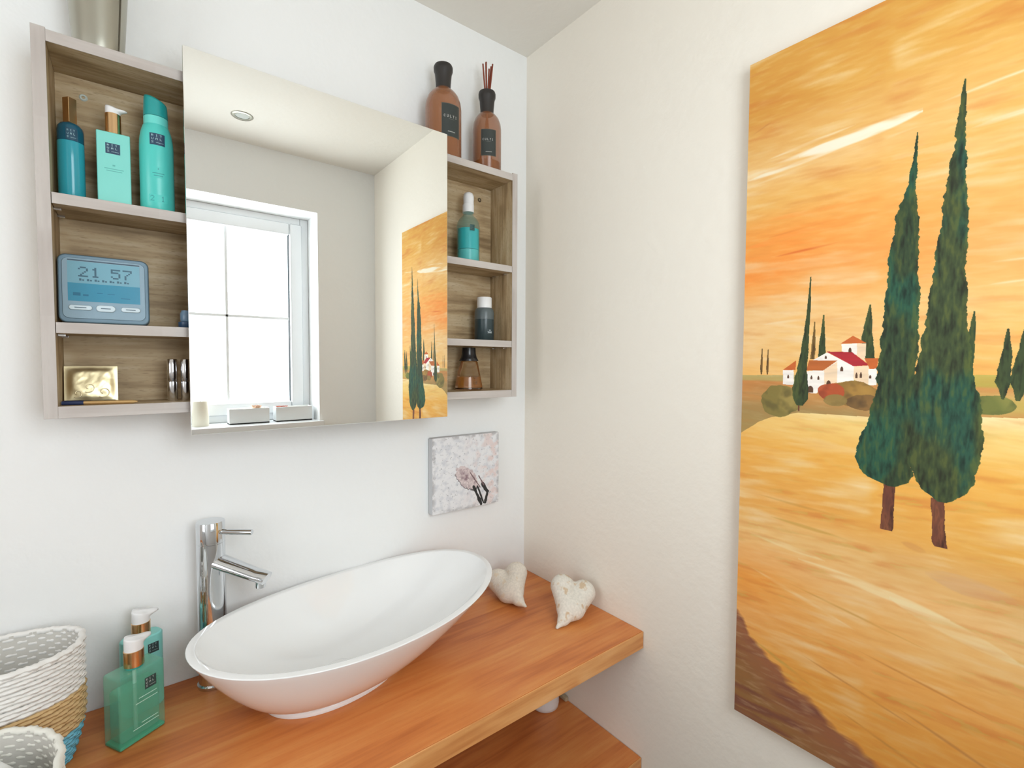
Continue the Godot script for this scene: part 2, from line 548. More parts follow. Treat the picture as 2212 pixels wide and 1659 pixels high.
	var trunk := [rgb(112, 62, 46), rgb(140, 84, 56), rgb(84, 48, 40)]
	cypress(d, bl, [1030, 1056], [167, 167], [170, 171], trunk, 0.0)
	cypress(d, bl, [673, 780, 860, 940, 990, 1020, 1040], [190, 183, 174, 162, 149, 153, 164], [192, 192, 190, 188, 192, 192, 180], gA, 1.5)
	cypress(d, bl, [841, 902, 959, 997], [594, 586, 579, 590], [596, 603, 603, 593], gA, 1.5)
	cypress(d, bl, [830, 880, 954, 999], [622, 614, 602, 612], [625, 632, 632, 618], gA, 1.5)
	# the two great cypresses
	var g1 := [rgb(44, 66, 42), rgb(30, 88, 70), rgb(92, 100, 44)]
	cypress(d, bl, [1229, 1300, 1340, 1347], [380, 378, 376, 376], [403, 402, 402, 400], trunk, 1.0)
	cypress(d, bl, [1244, 1322, 1350, 1360], [475, 481, 480, 486], [500, 503, 507, 509], trunk, 1.0)
	cypress(d, bl, [354, 478, 552, 654, 732, 841, 973, 1071, 1103, 1135, 1167, 1197, 1216, 1232], [421, 407, 384, 373, 370, 364, 356, 341, 328, 318, 315, 323, 342, 388], [422, 423, 428, 431, 437, 439, 436, 430, 430, 432, 435, 438, 428, 402], g1, 4.0)
	cypress(d, bl, [798, 828, 870, 934, 1000], [538, 533, 528, 525, 520], [539, 542, 541, 541, 550], g1, 2.0)
	cypress(d, bl, [264, 402, 530, 690, 812, 947, 1000, 1052, 1109, 1155, 1199, 1225, 1250], [504, 491, 477, 463, 452, 436, 424, 417, 421, 428, 441, 455, 488], [506, 511, 518, 521, 527, 540, 553, 561, 563, 559, 549, 533, 505], [rgb(56, 72, 42), rgb(28, 82, 70), rgb(98, 106, 46)], 4.0)
	return Image.create_from_data(PW, PH, false, Image.FORMAT_RGB8, d)


func cypress(d: PackedByteArray, nb: PackedByteArray, ts: Array, ls: Array, rs: Array, cs: Array, jag: float) -> void:
	for y in range(ts[0], ts[-1] + 1):
		var l := curve(ts, ls, y)
		var r := curve(ts, rs, y)
		var grow := clampf((r - l) / 20.0, 0, 1)
		l += ((nb[(y * 5 % PH) * PW + 20] + nb[(y * 2 % PH) * PW + 520]) / 510.0 - 0.5) * jag * 3.4 * grow
		r += ((nb[(y * 6 % PH) * PW + 300] + nb[(y * 2 % PH) * PW + 90]) / 510.0 - 0.5) * jag * 3.4 * grow
		for x in range(int(l), int(r) + 1):
			if x >= 0 and x < PW and y < PH:
				var q := (nb[y * PW + (x * 6) % PW] * 0.55 + nb[(y * 3 % PH) * PW + (x * 11 + 200) % PW] * 0.45) / 255.0
				var q2 := nb[(y / 2) * PW + (x + 77) % PW] / 255.0
				var c := (cs[0] as Color).lerp(cs[1], clampf((q2 - 0.48) * 3.2, 0, 0.75)).lerp(cs[2], clampf((q - 0.52) * 2.6, 0, 0.5))
				var e := (x - l) / maxf(r - l, 1.0)
				c = c.lerp(cs[2], clampf((e - 0.86) * 3.0, 0, 0.5))
				put_px(d, x, y, c.darkened(clampf((0.50 - q) * 1.5, 0, 0.5)), 0.97)


func blob(d: PackedByteArray, nb: PackedByteArray, cx: int, cy: int, rx: int, ry: int, cs: Array) -> void:
	for y in range(cy - ry - 4, cy + ry + 5):
		for x in range(maxi(cx - rx - 4, 0), mini(cx + rx + 5, PW)):
			var q := nb[y * PW + x] / 255.0
			var q2 := nb[((y * 2) % PH) * PW + (x * 2) % PW] / 255.0
			if Vector2((x - cx) / float(rx), (y - cy) / float(ry)).length() < 0.85 + q2 * 0.3:
				put_px(d, x, y, (cs[0] as Color).lerp(cs[1], clampf((q - 0.4) * 2, 0, 1)).lerp(cs[2], clampf((0.5 - q2) * 3, 0, 0.8)), 0.95)


# small square canvas: chalky white and blush ground, a mauve bloom on dark stems
func bloom_picture() -> Array:
	var W := 384
	var n1 := noise_bytes(31, 0.022, W, W, W, W, 4)
	var n2 := noise_bytes(32, 0.05, W, W, W, W, 4)
	var n3 := noise_bytes(33, 0.014, W, W, W, W, 3)
	var im := Image.create(W, W, false, Image.FORMAT_RGB8)
	var hm := Image.create(W, W, false, Image.FORMAT_L8)
	for y in W:
		for x in W:
			var i := y * W + x
			var a := n1[i] / 255.0
			var b := n2[i] / 255.0
			var c3 := n3[i] / 255.0
			var u := x / float(W)
			var v := y / float(W)
			var c := rgb(236, 236, 238).lerp(rgb(212, 214, 220), clampf((a - 0.45) * 2.0, 0, 1))
			var pk := clampf((u - 0.42) * 2.2, 0, 1) * clampf((c3 - 0.42) * 4.0, 0, 1)
			c = c.lerp(rgb(232, 212, 208), pk * 0.8)
			c = c.lerp(rgb(150, 150, 154), clampf((0.24 - b) * 6.0, 0, 0.6))
			var ed := minf(minf(u, v), minf(1 - u, 1 - v))
			c = c.lerp(rgb(168, 166, 166), clampf((0.05 - ed) * 14.0, 0, 0.6) * clampf((a - 0.3) * 3, 0, 1))
			# the bloom
			var p := Vector2(u - 0.50, v - 0.58).rotated(-0.80)
			var e := Vector2(p.x / 0.21, p.y / 0.115).length() + (b - 0.5) * 0.25
			var h := b * 0.7
			if e < 1.0:
				var m := rgb(220, 206, 205).lerp(rgb(148, 124, 130), clampf((a - 0.35) * 2.6, 0, 1) * clampf(1.25 - e, 0, 1))
				c = m.lerp(rgb(236, 222, 220), clampf((b - 0.58) * 4, 0, 0.9))
				h += 0.25
			elif e < 1.07 and v > 0.5 and p.y > -0.02:
				c = rgb(96, 90, 92)
			var stems: Array = [[0.60, 0.72, 0.72, 0.98, 0.022], [0.66, 0.72, 0.755, 0.97, 0.012], [0.74, 0.70, 0.82, 0.82, 0.026], [0.82, 0.82, 0.78, 0.97, 0.022], [0.55, 0.52, 0.70, 0.74, 0.008], [0.68, 0.58, 0.76, 0.72, 0.009]]
			for s in stems:
				var pt := Vector2(u, v)
				var q := Geometry2D.get_closest_point_to_segment(pt, Vector2(s[0], s[1]), Vector2(s[2], s[3]))
				if pt.distance_to(q) < s[4] * (0.6 + a * 0.7):
					c = rgb(44, 44, 44) if s[4] > 0.01 else rgb(120, 96, 98)
					h += 0.2
			im.set_pixel(x, y, c)
			hm.set_pixel(x, y, Color(clampf(h, 0, 1), 0, 0))
	return [im, hm]


# worn whitewash over wood
func whitewash(sd: int, base: Color, worn: Color, amount: float) -> Image:
	var W := 256
	var n1 := noise_bytes(sd, 0.011, W, W, W, W, 4)
	var n2 := noise_bytes(sd + 1, 0.07, W, W, W, W, 3)
	var im := Image.create(W, W, false, Image.FORMAT_RGB8)
	for y in W:
		for x in W:
			var a := n1[y * W + x] / 255.0
			var b := n2[y * W + x] / 255.0
			var c := base.darkened(b * 0.10)
			c = c.lerp(worn, clampf((a - 1.0 + amount) * 6.0 + (b - 0.5) * 0.8, 0, 0.85) if a > 1.0 - amount else 0.0)
			im.set_pixel(x, y, c)
	return im


# closed surface where fld < 0, on a grid of the given cell (one vertex in each crossed cell)
func surface_nets(fld: Callable, lo: Vector3, hi: Vector3, cell: float) -> ArrayMesh:
	var nx := int((hi.x - lo.x) / cell) + 1
	var ny := int((hi.y - lo.y) / cell) + 1
	var nz := int((hi.z - lo.z) / cell) + 1
	var val := PackedFloat32Array()
	val.resize(nx * ny * nz)
	for k in nz:
		for j in ny:
			for i in nx:
				val[(k * ny + j) * nx + i] = fld.call(lo + Vector3(i, j, k) * cell)
	var at := {}
	var corner := [0, 1, nx, nx + 1, nx * ny, nx * ny + 1, nx * ny + nx, nx * ny + nx + 1]
	for k in nz - 1:
		for j in ny - 1:
			for i in nx - 1:
				var o := (k * ny + j) * nx + i
				var s := Vector3.ZERO
				var cnt := 0
				for e in [[0, 1], [2, 3], [4, 5], [6, 7], [0, 2], [1, 3], [4, 6], [5, 7], [0, 4], [1, 5], [2, 6], [3, 7]]:
					var a: float = val[o + corner[e[0]]]
					var b: float = val[o + corner[e[1]]]
					if (a < 0) != (b < 0):
						var t := a / (a - b)
						var pa := Vector3(e[0] & 1, (e[0] >> 1) & 1, e[0] >> 2)
						var pb := Vector3(e[1] & 1, (e[1] >> 1) & 1, e[1] >> 2)
						s += pa.lerp(pb, t)
						cnt += 1
				if cnt:
					at[o] = lo + (Vector3(i, j, k) + s / cnt) * cell
	var m := MB.new()
	var nrm := {}
	var h := cell * 0.7
	for o in at:
		var p: Vector3 = at[o]
		nrm[o] = Vector3(fld.call(p + Vector3(h, 0, 0)) - fld.call(p - Vector3(h, 0, 0)), fld.call(p + Vector3(0, h, 0)) - fld.call(p - Vector3(0, h, 0)), fld.call(p + Vector3(0, 0, h)) - fld.call(p - Vector3(0, 0, h))).normalized()
	var step := [1, nx, nx * ny]
	for k in range(1, nz - 1):
		for j in range(1, ny - 1):
			for i in range(1, nx - 1):
				var o := (k * ny + j) * nx + i
				for ax in 3:
					if (val[o] < 0) != (val[o + step[ax]] < 0):
						var b: int = step[(ax + 1) % 3]
						var c: int = step[(ax + 2) % 3]
						var q := [o, o - b, o - b - c, o - c]
						if at.has(q[0]) and at.has(q[1]) and at.has(q[2]) and at.has(q[3]):
							m.quad(at[q[0]], at[q[1]], at[q[2]], at[q[3]], nrm[q[0]], nrm[q[1]], nrm[q[2]], nrm[q[3]])
	return m.done()


func cone_dist(p: Vector3, a: Vector3, b: Vector3, ra: float, rb: float) -> float:
	var ab := b - a
	var t := clampf((p - a).dot(ab) / ab.length_squared(), 0, 1)
	return p.distance_to(a + ab * t) - lerpf(ra, rb, t)


func smin(a: float, b: float, k: float) -> float:
	var h := maxf(k - absf(a - b), 0.0) / k
	return minf(a, b) - h * h * k * 0.25


# heart lying in the xy plane, tip bent to -x, thick along z
func heart_field(p: Vector3) -> float:
	var q := Vector3(p.x, p.y, p.z * 1.12)
	var d := cone_dist(q, Vector3(-0.0270, 0.030, 0), Vector3(-0.0120, -0.020, 0), 0.0310, 0.0230)
	d = smin(d, cone_dist(q, Vector3(0.0270, 0.030, 0), Vector3(0.0110, -0.020, 0), 0.0310, 0.0230), 0.010)
	d = smin(d, cone_dist(q, Vector3(-0.0010, -0.020, 0), Vector3(-0.0140, -0.055, 0), 0.0260, 0.0120), 0.022)
	d = smin(d, cone_dist(q, Vector3(-0.0140, -0.055, 0), Vector3(-0.0270, -0.078, 0), 0.0120, 0.0040), 0.010)
	return d


# ---------------------------------------------------------------- the scene
var M := {}


func _ready() -> void:
	var cam := Camera3D.new()
	cam.name = "camera"
	cam.keep_aspect = Camera3D.KEEP_HEIGHT
	cam.fov = 76.779
	cam.near = 0.02
	var right := Vector3(0.7886053, 0.00490462, 0.61488018)
	var fwd := Vector3(0.61450836, -0.04195835, -0.78779374)
	cam.transform = Transform3D(Basis(right, right.cross(fwd), -fwd).orthonormalized(), Vector3(-0.93984, 1.43, 1.14076))
	add_child(cam)
	cam.current = true

	var we := WorldEnvironment.new()
	we.name = "world_environment"
	var env := Environment.new()
	env.background_mode = Environment.BG_SKY
	var sky := Sky.new()
	var sm := ProceduralSkyMaterial.new()
	sm.sky_top_color = rgb(150, 190, 235)
	sm.sky_horizon_color = rgb(225, 235, 245)
	sm.ground_bottom_color = rgb(150, 160, 140)
	sm.ground_horizon_color = rgb(210, 218, 215)
	sky.sky_material = sm
	env.sky = sky
	env.tonemap_mode = Environment.TONE_MAPPER_LINEAR
	env.tonemap_exposure = 1.0
	env.sdfgi_enabled = true
	env.ssao_enabled = true
	env.ssil_enabled = true
	we.environment = env
	add_child(we)

	# daylight coming in through the four frosted panes: one light just in front of each
	for px in [-0.742, -0.484]:
		for py in [1.4335, 1.8365]:
			var al := AreaLight3D.new()
			al.name = "window_daylight"
			al.area_size = Vector2(0.245, 0.388)
			al.light_color = rgb(243, 250, 255)
			al.light_energy = 0.216
			al.area_range = 8.0
			al.area_attenuation = 2.0
			al.shadow_enabled = true
			al.position = Vector3(px, py, 1.5835)
			add_child(al, true)

	# softer daylight from the frosted glazed door at the far left end of the room
	for dy in [1.56]:
		var dl := AreaLight3D.new()
		dl.name = "door_daylight"
		dl.area_size = Vector2(0.60, 0.84)
		dl.light_color = rgb(250, 252, 255)
		dl.light_energy = 0.60
		dl.area_range = 8.0
		dl.area_attenuation = 2.0
		dl.shadow_enabled = true
		dl.position = Vector3(XL + 0.012, dy, 0.93)
		dl.rotation.y = -PI / 2
		add_child(dl, true)

	materials()
	room()
	cabinet()
	counter()
	basin_and_tap()
	cabinet_things()
	counter_things()
	pictures()
	sill_things()


func materials() -> void:
	M.white_wall = mat(rgb(246, 247, 246), 0.85)
	M.cream_wall = mat(rgb(247, 241, 229), 0.85)
	M.ceiling = mat(rgb(238, 234, 225), 0.9)
	var pl := NoiseTexture2D.new()
	pl.width = 512
	pl.height = 512
	pl.seamless = true
	var fn := FastNoiseLite.new()
	fn.seed = 5
	fn.frequency = 0.02
	fn.fractal_octaves = 4
	pl.noise = fn
	for k in ["white_wall", "cream_wall", "ceiling"]:
		M[k].heightmap_enabled = true
		M[k].heightmap_texture = pl
		M[k].heightmap_scale = 0.06
		tri_mapped(M[k], Vector3.ONE * 0.35)
	M.floor = mat(rgb(150, 140, 128), 0.4)
	M.grout = mat(rgb(140, 134, 126), 0.9)
	M.frame = mat(rgb(240, 242, 244), 0.25)
	M.gasket = mat(rgb(70, 72, 74), 0.6)
	var wd := wood(1024, 512, rgb(216, 132, 68), rgb(178, 94, 44), rgb(230, 160, 92), 6, 0.5, 71, 0.22, 0.75)
	M.counter = tri_mapped(textured(mat(Color.WHITE, 0.38), wd), Vector3(1.0, 0.46, 0.46))
	var ed := wood(512, 128, rgb(226, 160, 96), rgb(200, 126, 66), rgb(240, 184, 124), 1, 0.0, 77, 0.3, 0.9)
	M.counter_edge = tri_mapped(textured(mat(Color.WHITE, 0.42), ed), Vector3(0.5, 0.1, 0.5))
	var cw := wood(512, 512, rgb(182, 157, 120), rgb(132, 108, 76), rgb(208, 190, 158), 5, 0.3, 81, 0.75, 1.25)
	M.cab = tri_mapped(textured(mat(Color.WHITE, 0.6), cw), Vector3(0.42, 0.42, 0.42))
	var cv: Image = cw.duplicate()
	cv.rotate_90(CLOCKWISE)
	M.cab_up = tri_mapped(textured(mat(Color.WHITE, 0.6), cv), Vector3(0.42, 0.42, 0.42))
	var ce := wood(256, 64, rgb(196, 188, 182), rgb(176, 166, 160), rgb(208, 202, 196), 1, 0.0, 85, 0.2, 0.8)
	M.cab_edge = tri_mapped(textured(mat(Color.WHITE, 0.55), ce), Vector3(0.3, 0.06, 0.3))
	var cev: Image = ce.duplicate()
	cev.rotate_90(CLOCKWISE)
	M.cab_edge_up = tri_mapped(textured(mat(Color.WHITE, 0.55), cev), Vector3(0.06, 0.3, 0.06))
	M.mirror = mat(rgb(244, 246, 244), 0.0, 1.0)
	M.mirror_back = mat(rgb(96, 88, 86), 0.6)
	M.chrome = mat(rgb(216, 220, 224), 0.05, 1.0)
	M.steel = mat(rgb(178, 176, 164), 0.34, 1.0)
	M.ceramic = mat(rgb(248, 249, 249), 0.07)
	M.ceramic.clearcoat_enabled = true
	M.ceramic.clearcoat = 0.4
	M.ceramic.clearcoat_roughness = 0.03
	M.white_plastic = mat(rgb(240, 240, 240), 0.35)
	M.black_plastic = mat(rgb(44, 40, 38), 0.45)
	M.gold = mat(rgb(222, 184, 138), 0.22, 1.0)
	M.silver = mat(rgb(220, 220, 222), 0.16, 1.0)


func room() -> void:
	struct("wall_back", MB.new().box(Vector3(XL / 2 - 0.05, CEIL / 2, -0.06), Vector3(-XL + 0.3, CEIL + 0.2, 0.12)).done(), M.white_wall)
	struct("wall_right", MB.new().box(Vector3(0.06, CEIL / 2, ZW / 2 + 0.09), Vector3(0.12, CEIL + 0.2, ZW + 0.18)).done(), M.cream_wall)
	struct("wall_left", MB.new().box(Vector3(XL - 0.06, CEIL / 2, ZW / 2 + 0.09), Vector3(0.12, CEIL + 0.2, ZW + 0.18)).done(), M.white_wall)
	var fr := MB.new()
	var zc := ZW + 0.11
	fr.box(Vector3((XL + WIN_L) / 2, CEIL / 2, zc), Vector3(WIN_L - XL, CEIL, 0.22))
	fr.box(Vector3(WIN_R / 2, CEIL / 2, zc), Vector3(-WIN_R, CEIL, 0.22))
	fr.box(Vector3((WIN_L + WIN_R) / 2, (CEIL + WIN_T) / 2, zc), Vector3(WIN_R - WIN_L, CEIL - WIN_T, 0.22))
	fr.box(Vector3((WIN_L + WIN_R) / 2, (WIN_B - 0.03) / 2, zc), Vector3(WIN_R - WIN_L, WIN_B - 0.03, 0.22))
	struct("wall_front", fr.done(), M.white_wall)
	struct("ceiling", MB.new().box(Vector3(XL / 2, CEIL + 0.06, ZW / 2), Vector3(-XL + 0.3, 0.12, ZW + 0.5)).done(), M.ceiling)
	var fl := struct("floor", MB.new().box(Vector3(XL / 2, -0.06, ZW / 2), Vector3(-XL + 0.3, 0.116, ZW + 0.5)).done(), M.grout)
	var tile := MB.new().box(Vector3(0, 0, 0), Vector3(0.296, 0.008, 0.296), 0.002).done()
	for i in 8:
		for j in 5:
			part(fl, "tile", tile, M.floor, Vector3(-0.15 - 0.3 * i, -0.004, 0.12 + 0.3 * j))
	# window: fixed frame, sash, thin glazing bars, four frosted panes
	var w := Node3D.new()
	w.name = "window_1"
	add_child(w)
	w.set_meta("kind", "structure")
	var cx := (WIN_L + WIN_R) / 2
	var cy := (WIN_B + WIN_T) / 2
	var W := WIN_R - WIN_L
	var H := WIN_T - WIN_B
	part(w, "window_frame", ring_frame(cx, cy, W, H, 0.036, 1.572, 1.63, 0.003), M.frame)
	part(w, "sash", ring_frame(cx, cy, W - 0.06, H - 0.06, 0.055, 1.560, 1.62, 0.006), M.frame)
	part(w, "gasket", ring_frame(cx, cy, W - 0.166, H - 0.136, 0.004, 1.574, 1.60, 0.0), M.gasket)
	part(w, "glazing_bar", MB.new().box(Vector3(cx, cy + 0.003, 1.585), Vector3(0.011, 0.82, 0.016), 0.001).done(), M.frame)
	part(w, "glazing_bar", MB.new().box(Vector3(cx, 1.635, 1.585), Vector3(0.53, 0.011, 0.016), 0.001).done(), M.frame)
	var pane := mat(rgb(235, 245, 250), 0.5)
	pane.emission_enabled = true
	pane.emission = rgb(232, 247, 255)
	pane.emission_energy_multiplier = 1.0
	for px in [-0.742, -0.484]:
		for py in [1.4335, 1.8365]:
			part(w, "window_pane", MB.new().box(Vector3(px, py, 1.589), Vector3(0.250, 0.394, 0.006)).done(), pane)
	var sl := MB.new().box(Vector3(cx, WIN_B - 0.015, 1.508), Vector3(W + 0.03, 0.03, 0.224), 0.003).done()
	struct("trim_1", sl, M.frame)
	# glazed door in the left end wall: leaf, two frosted panes, handle
	var dr := Node3D.new()
	dr.name = "door_1"
	add_child(dr)
	dr.set_meta("kind", "structure")
	var leaf := MB.new()
	for q in [[0.585, 1.06, 0.09, 2.10], [1.275, 1.06, 0.09, 2.10], [0.93, 2.055, 0.60, 0.11], [0.93, 1.09, 0.60, 0.10], [0.93, 0.105, 0.60, 0.19]]:
		leaf.box(Vector3(XL, q[1], q[0]), Vector3(0.05, q[3], q[2]), 0.003)
	part(dr, "door_leaf", leaf.done(), M.frame)
	var dp := mat(rgb(240, 242, 240), 0.5)
	dp.emission_enabled = true
	dp.emission = rgb(250, 252, 255)
	dp.emission_energy_multiplier = 1.0
	part(dr, "door_panel", MB.new().box(Vector3(XL + 0.002, 0.62, 0.93), Vector3(0.02, 0.85, 0.61)).done(), M.frame)
	for dy in [1.56]:
		part(dr, "window_pane", MB.new().box(Vector3(XL + 0.004, dy, 0.93), Vector3(0.006, 0.845, 0.605)).done(), dp)
	part(dr, "handle", MB.new().tube([Vector3(XL + 0.02, 1.05, 0.60), Vector3(XL + 0.065, 1.05, 0.60), Vector3(XL + 0.068, 1.05, 0.61), Vector3(XL + 0.068, 1.05, 0.71)], 0.009, 14).done(), M.chrome)
	# recessed ceiling spot, switched off
	var d := thing("downlight", "small round recessed spotlight in the ceiling, seen in the mirror", "downlight", Vector3(-0.605, CEIL, 1.175))
	part(d, "trim_ring", MB.new().lathe([P2(0.024, 0.0), P2(0.024, -0.003), P2(0.033, -0.004), P2(0.037, -0.001), P2(0.037, 0.0)]).done(), M.steel)
	part(d, "bulb", MB.new().lathe([P2(0.0235, -0.0008), P2(0.016, -0.002), P2(0.0, -0.0025)]).done(), mat(rgb(206, 212, 208), 0.15))


func ring_frame(cx: float, cy: float, W: float, H: float, t: float, z0: float, z1: float, bev: float) -> ArrayMesh:
	var m := MB.new()
	var zc := (z0 + z1) / 2
	var dz := z1 - z0
	m.box(Vector3(cx - W / 2 + t / 2, cy, zc), Vector3(t, H, dz), bev)
	m.box(Vector3(cx + W / 2 - t / 2, cy, zc), Vector3(t, H, dz), bev)
	m.box(Vector3(cx, cy + H / 2 - t / 2, zc), Vector3(W - 2 * t, t, dz), bev)
	m.box(Vector3(cx, cy - H / 2 + t / 2, zc), Vector3(W - 2 * t, t, dz), bev)
	return m.done()


func cabinet() -> void:
	var o := thing("mirror_cabinet", "grey-brown wooden wall cabinet with open shelves either side of a sliding mirror", "cabinet", Vector3(0, 1.3408, 0))
	var x0 := -1.0511
	var x1 := -0.1212
	var y0 := 1.3408
	var y1 := 1.9346
	var s := 0.0165
	var ax := func(c: Vector3, size: Vector3, called: String, m: Material, bev := 0.0006, label := "") -> MeshInstance3D:
		return part(o, called, MB.new().box(c - Vector3(0, y0, 0), size, bev).done(), m, Vector3.ZERO, label)
	var dz := CD - 0.001
	var sides := [x0 + s / 2, x1 - s / 2]
	for x in sides:
		var p: MeshInstance3D = ax.call(Vector3(x, (y0 + y1) / 2, dz / 2), Vector3(s, y1 - y0, dz - 0.001), "side_panel", M.cab_up)
		part(p, "edging", MB.new().box(Vector3(x, (y1 - y0) / 2, CD - 0.0008), Vector3(s, y1 - y0, 0.0016), 0.0004).done(), M.cab_edge_up, Vector3.ZERO, "paler front edge strip")
	ax.call(Vector3((x0 + x1) / 2, (y0 + y1) / 2, 0.007), Vector3(x1 - x0 - 2 * s, y1 - y0 - 0.004, 0.009), "back_panel", M.cab)
	var board := func(called: String, xa: float, xb: float, ya: float, yb: float) -> void:
		var p: MeshInstance3D = ax.call(Vector3((xa + xb) / 2, (ya + yb) / 2, (0.0115 + dz) / 2), Vector3(xb - xa, yb - ya, dz - 0.0115), called, M.cab)
		part(p, "edging", MB.new().box(Vector3((xa + xb) / 2, (ya + yb) / 2 - y0, CD - 0.0008), Vector3(xb - xa, yb - ya, 0.0016), 0.0004).done(), M.cab_edge, Vector3.ZERO, "paler front edge strip")
	var xi := x0 + s
	var xj := x1 - s
	board.call("top_board", xi, xj, 1.9145, 1.932)
	board.call("bottom_board", xi, xj, y0, 1.3595)
	var dv := [-0.79, -0.43]
	for x in dv:
		ax.call(Vector3(x, (1.3595 + 1.9145) / 2, (0.0115 + dz) / 2), Vector3(s, 1.9145 - 1.3595, dz - 0.0115), "divider", M.cab_up)
	for y in [1.690, 1.491]:
		board.call("shelf", xi + 0.0008, dv[0] - s / 2, y - 0.017, y)
		board.call("shelf", dv[1] + s / 2, xj - 0.0008, y - 0.017, y)
	# shelf pins under the shelf ends, cover rings over the wall screws
	for y in [1.673, 1.474]:
		for x in [xi + 0.005, xj - 0.005]:
			for z in [0.035, 0.085]:
				ax.call(Vector3(x, y - 0.0022, z), Vector3(0.010, 0.004, 0.006), "shelf_pin", M.silver, 0.0008)
	for q in [Vector3(-0.9983, 1.8838, 0.0115), Vector3(-0.1761, 1.8815, 0.0115)]:
		var rg := MB.new()
		rg.lathe([P2(0.0025, 0.0), P2(0.0025, 0.0018), P2(0.0048, 0.0018), P2(0.006, 0.0)], Vector3.ZERO, 20)
		var r := part(o, "screw_cover", rg.done(), mat(rgb(196, 206, 200), 0.3) if q.x < -0.5 else mat(rgb(96, 82, 60), 0.4), q - Vector3(0, y0, 0))
		r.rotation.x = PI / 2
	# sliding mirror door
	var mx0 := -0.8637
	var mx1 := -0.3477
	var my0 := 1.3016
	var my1 := 1.9671
	var door := part(o, "sliding_door", MB.new().box(Vector3((mx0 + mx1) / 2, (my0 + my1) / 2 - y0, 0.1213), Vector3(mx1 - mx0 - 0.002, my1 - my0 - 0.002, 0.0115), 0.0005).done(), M.mirror_back)
	part(door, "mirror_glass", MB.new().box(Vector3((mx0 + mx1) / 2, (my0 + my1) / 2 - y0, 0.1292), Vector3(mx1 - mx0, my1 - my0, 0.0044), 0.0012).done(), M.mirror, Vector3.ZERO, "frameless mirror glass")


func counter() -> void:
	var D := 0.4492
	var T := 0.0407
	var o := thing("countertop", "long thick orange-brown wooden countertop under the basin", "countertop", Vector3(XL / 2, HC - T, 0))
	part(o, "top", MB.new().box(Vector3(0, T / 2, (D - 0.003) / 2 + 0.0005), Vector3(-XL - 0.002, T, D - 0.004), 0.001).done(), M.counter)
	part(o, "front_edge", MB.new().box(Vector3(0, T / 2, D - 0.0015), Vector3(-XL - 0.002, T, 0.003), 0.0012).done(), M.counter_edge, Vector3.ZERO, "paler front edge band")
	var k := thing("lower_shelf", "dark shaded wooden shelf below the countertop", "shelf", Vector3(XL / 2, HL - T, 0))
	part(k, "board", MB.new().box(Vector3(0, T / 2, (D - 0.003) / 2 + 0.0005), Vector3(-XL - 0.002, T, D - 0.004), 0.001).done(), M.counter)
	part(k, "front_edge", MB.new().box(Vector3(0, T / 2, D - 0.0015), Vector3(-XL - 0.002, T, 0.003), 0.0012).done(), M.counter_edge)
	var j := thing("container", "round white container on the lower shelf, half hidden by the countertop edge", "container", Vector3(-0.064, HL, 0.172))
	part(j, "body", MB.new().lathe([P2(0, 0.0), P2(0.034, 0.0), P2(0.0375, 0.003), P2(0.039, 0.012), P2(0.039, 0.12), P2(0.036, 0.122), P2(0.036, 0.01), P2(0, 0.008)]).done(), M.white_plastic)
	part(j, "lid", MB.new().lathe([P2(0, 0.122), P2(0.040, 0.122), P2(0.040, 0.136), P2(0.037, 0.139), P2(0, 0.140)]).done(), M.white_plastic)
	var pg := thing("door_wedge", "tiny beige rounded piece on the lower shelf in the wall corner", "wedge", Vector3(-0.007, HL, 0.188))
	part(pg, "body", MB.new().extrude(rrect(0.012, 0.03, 0.0055), 0.0, 0.012, 0.002, Transform3D(Basis(Vector3(1, 0, 0), Vector3(0, 0, -1), Vector3(0, 1, 0)), Vector3.ZERO)).done(), mat(rgb(190, 170, 140), 0.6))


func rim_point(th: float, sc: float, ca: float, cb: float, rot: float) -> Vector2:
	var c := cos(th)
	var s := sin(th)
	var n := 2.13
	var x := ca * sc * signf(c) * pow(absf(c), 2.0 / n)
	var z := cb * sc * signf(s) * pow(absf(s), 2.0 / n)
	return Vector2(x, z).rotated(rot)


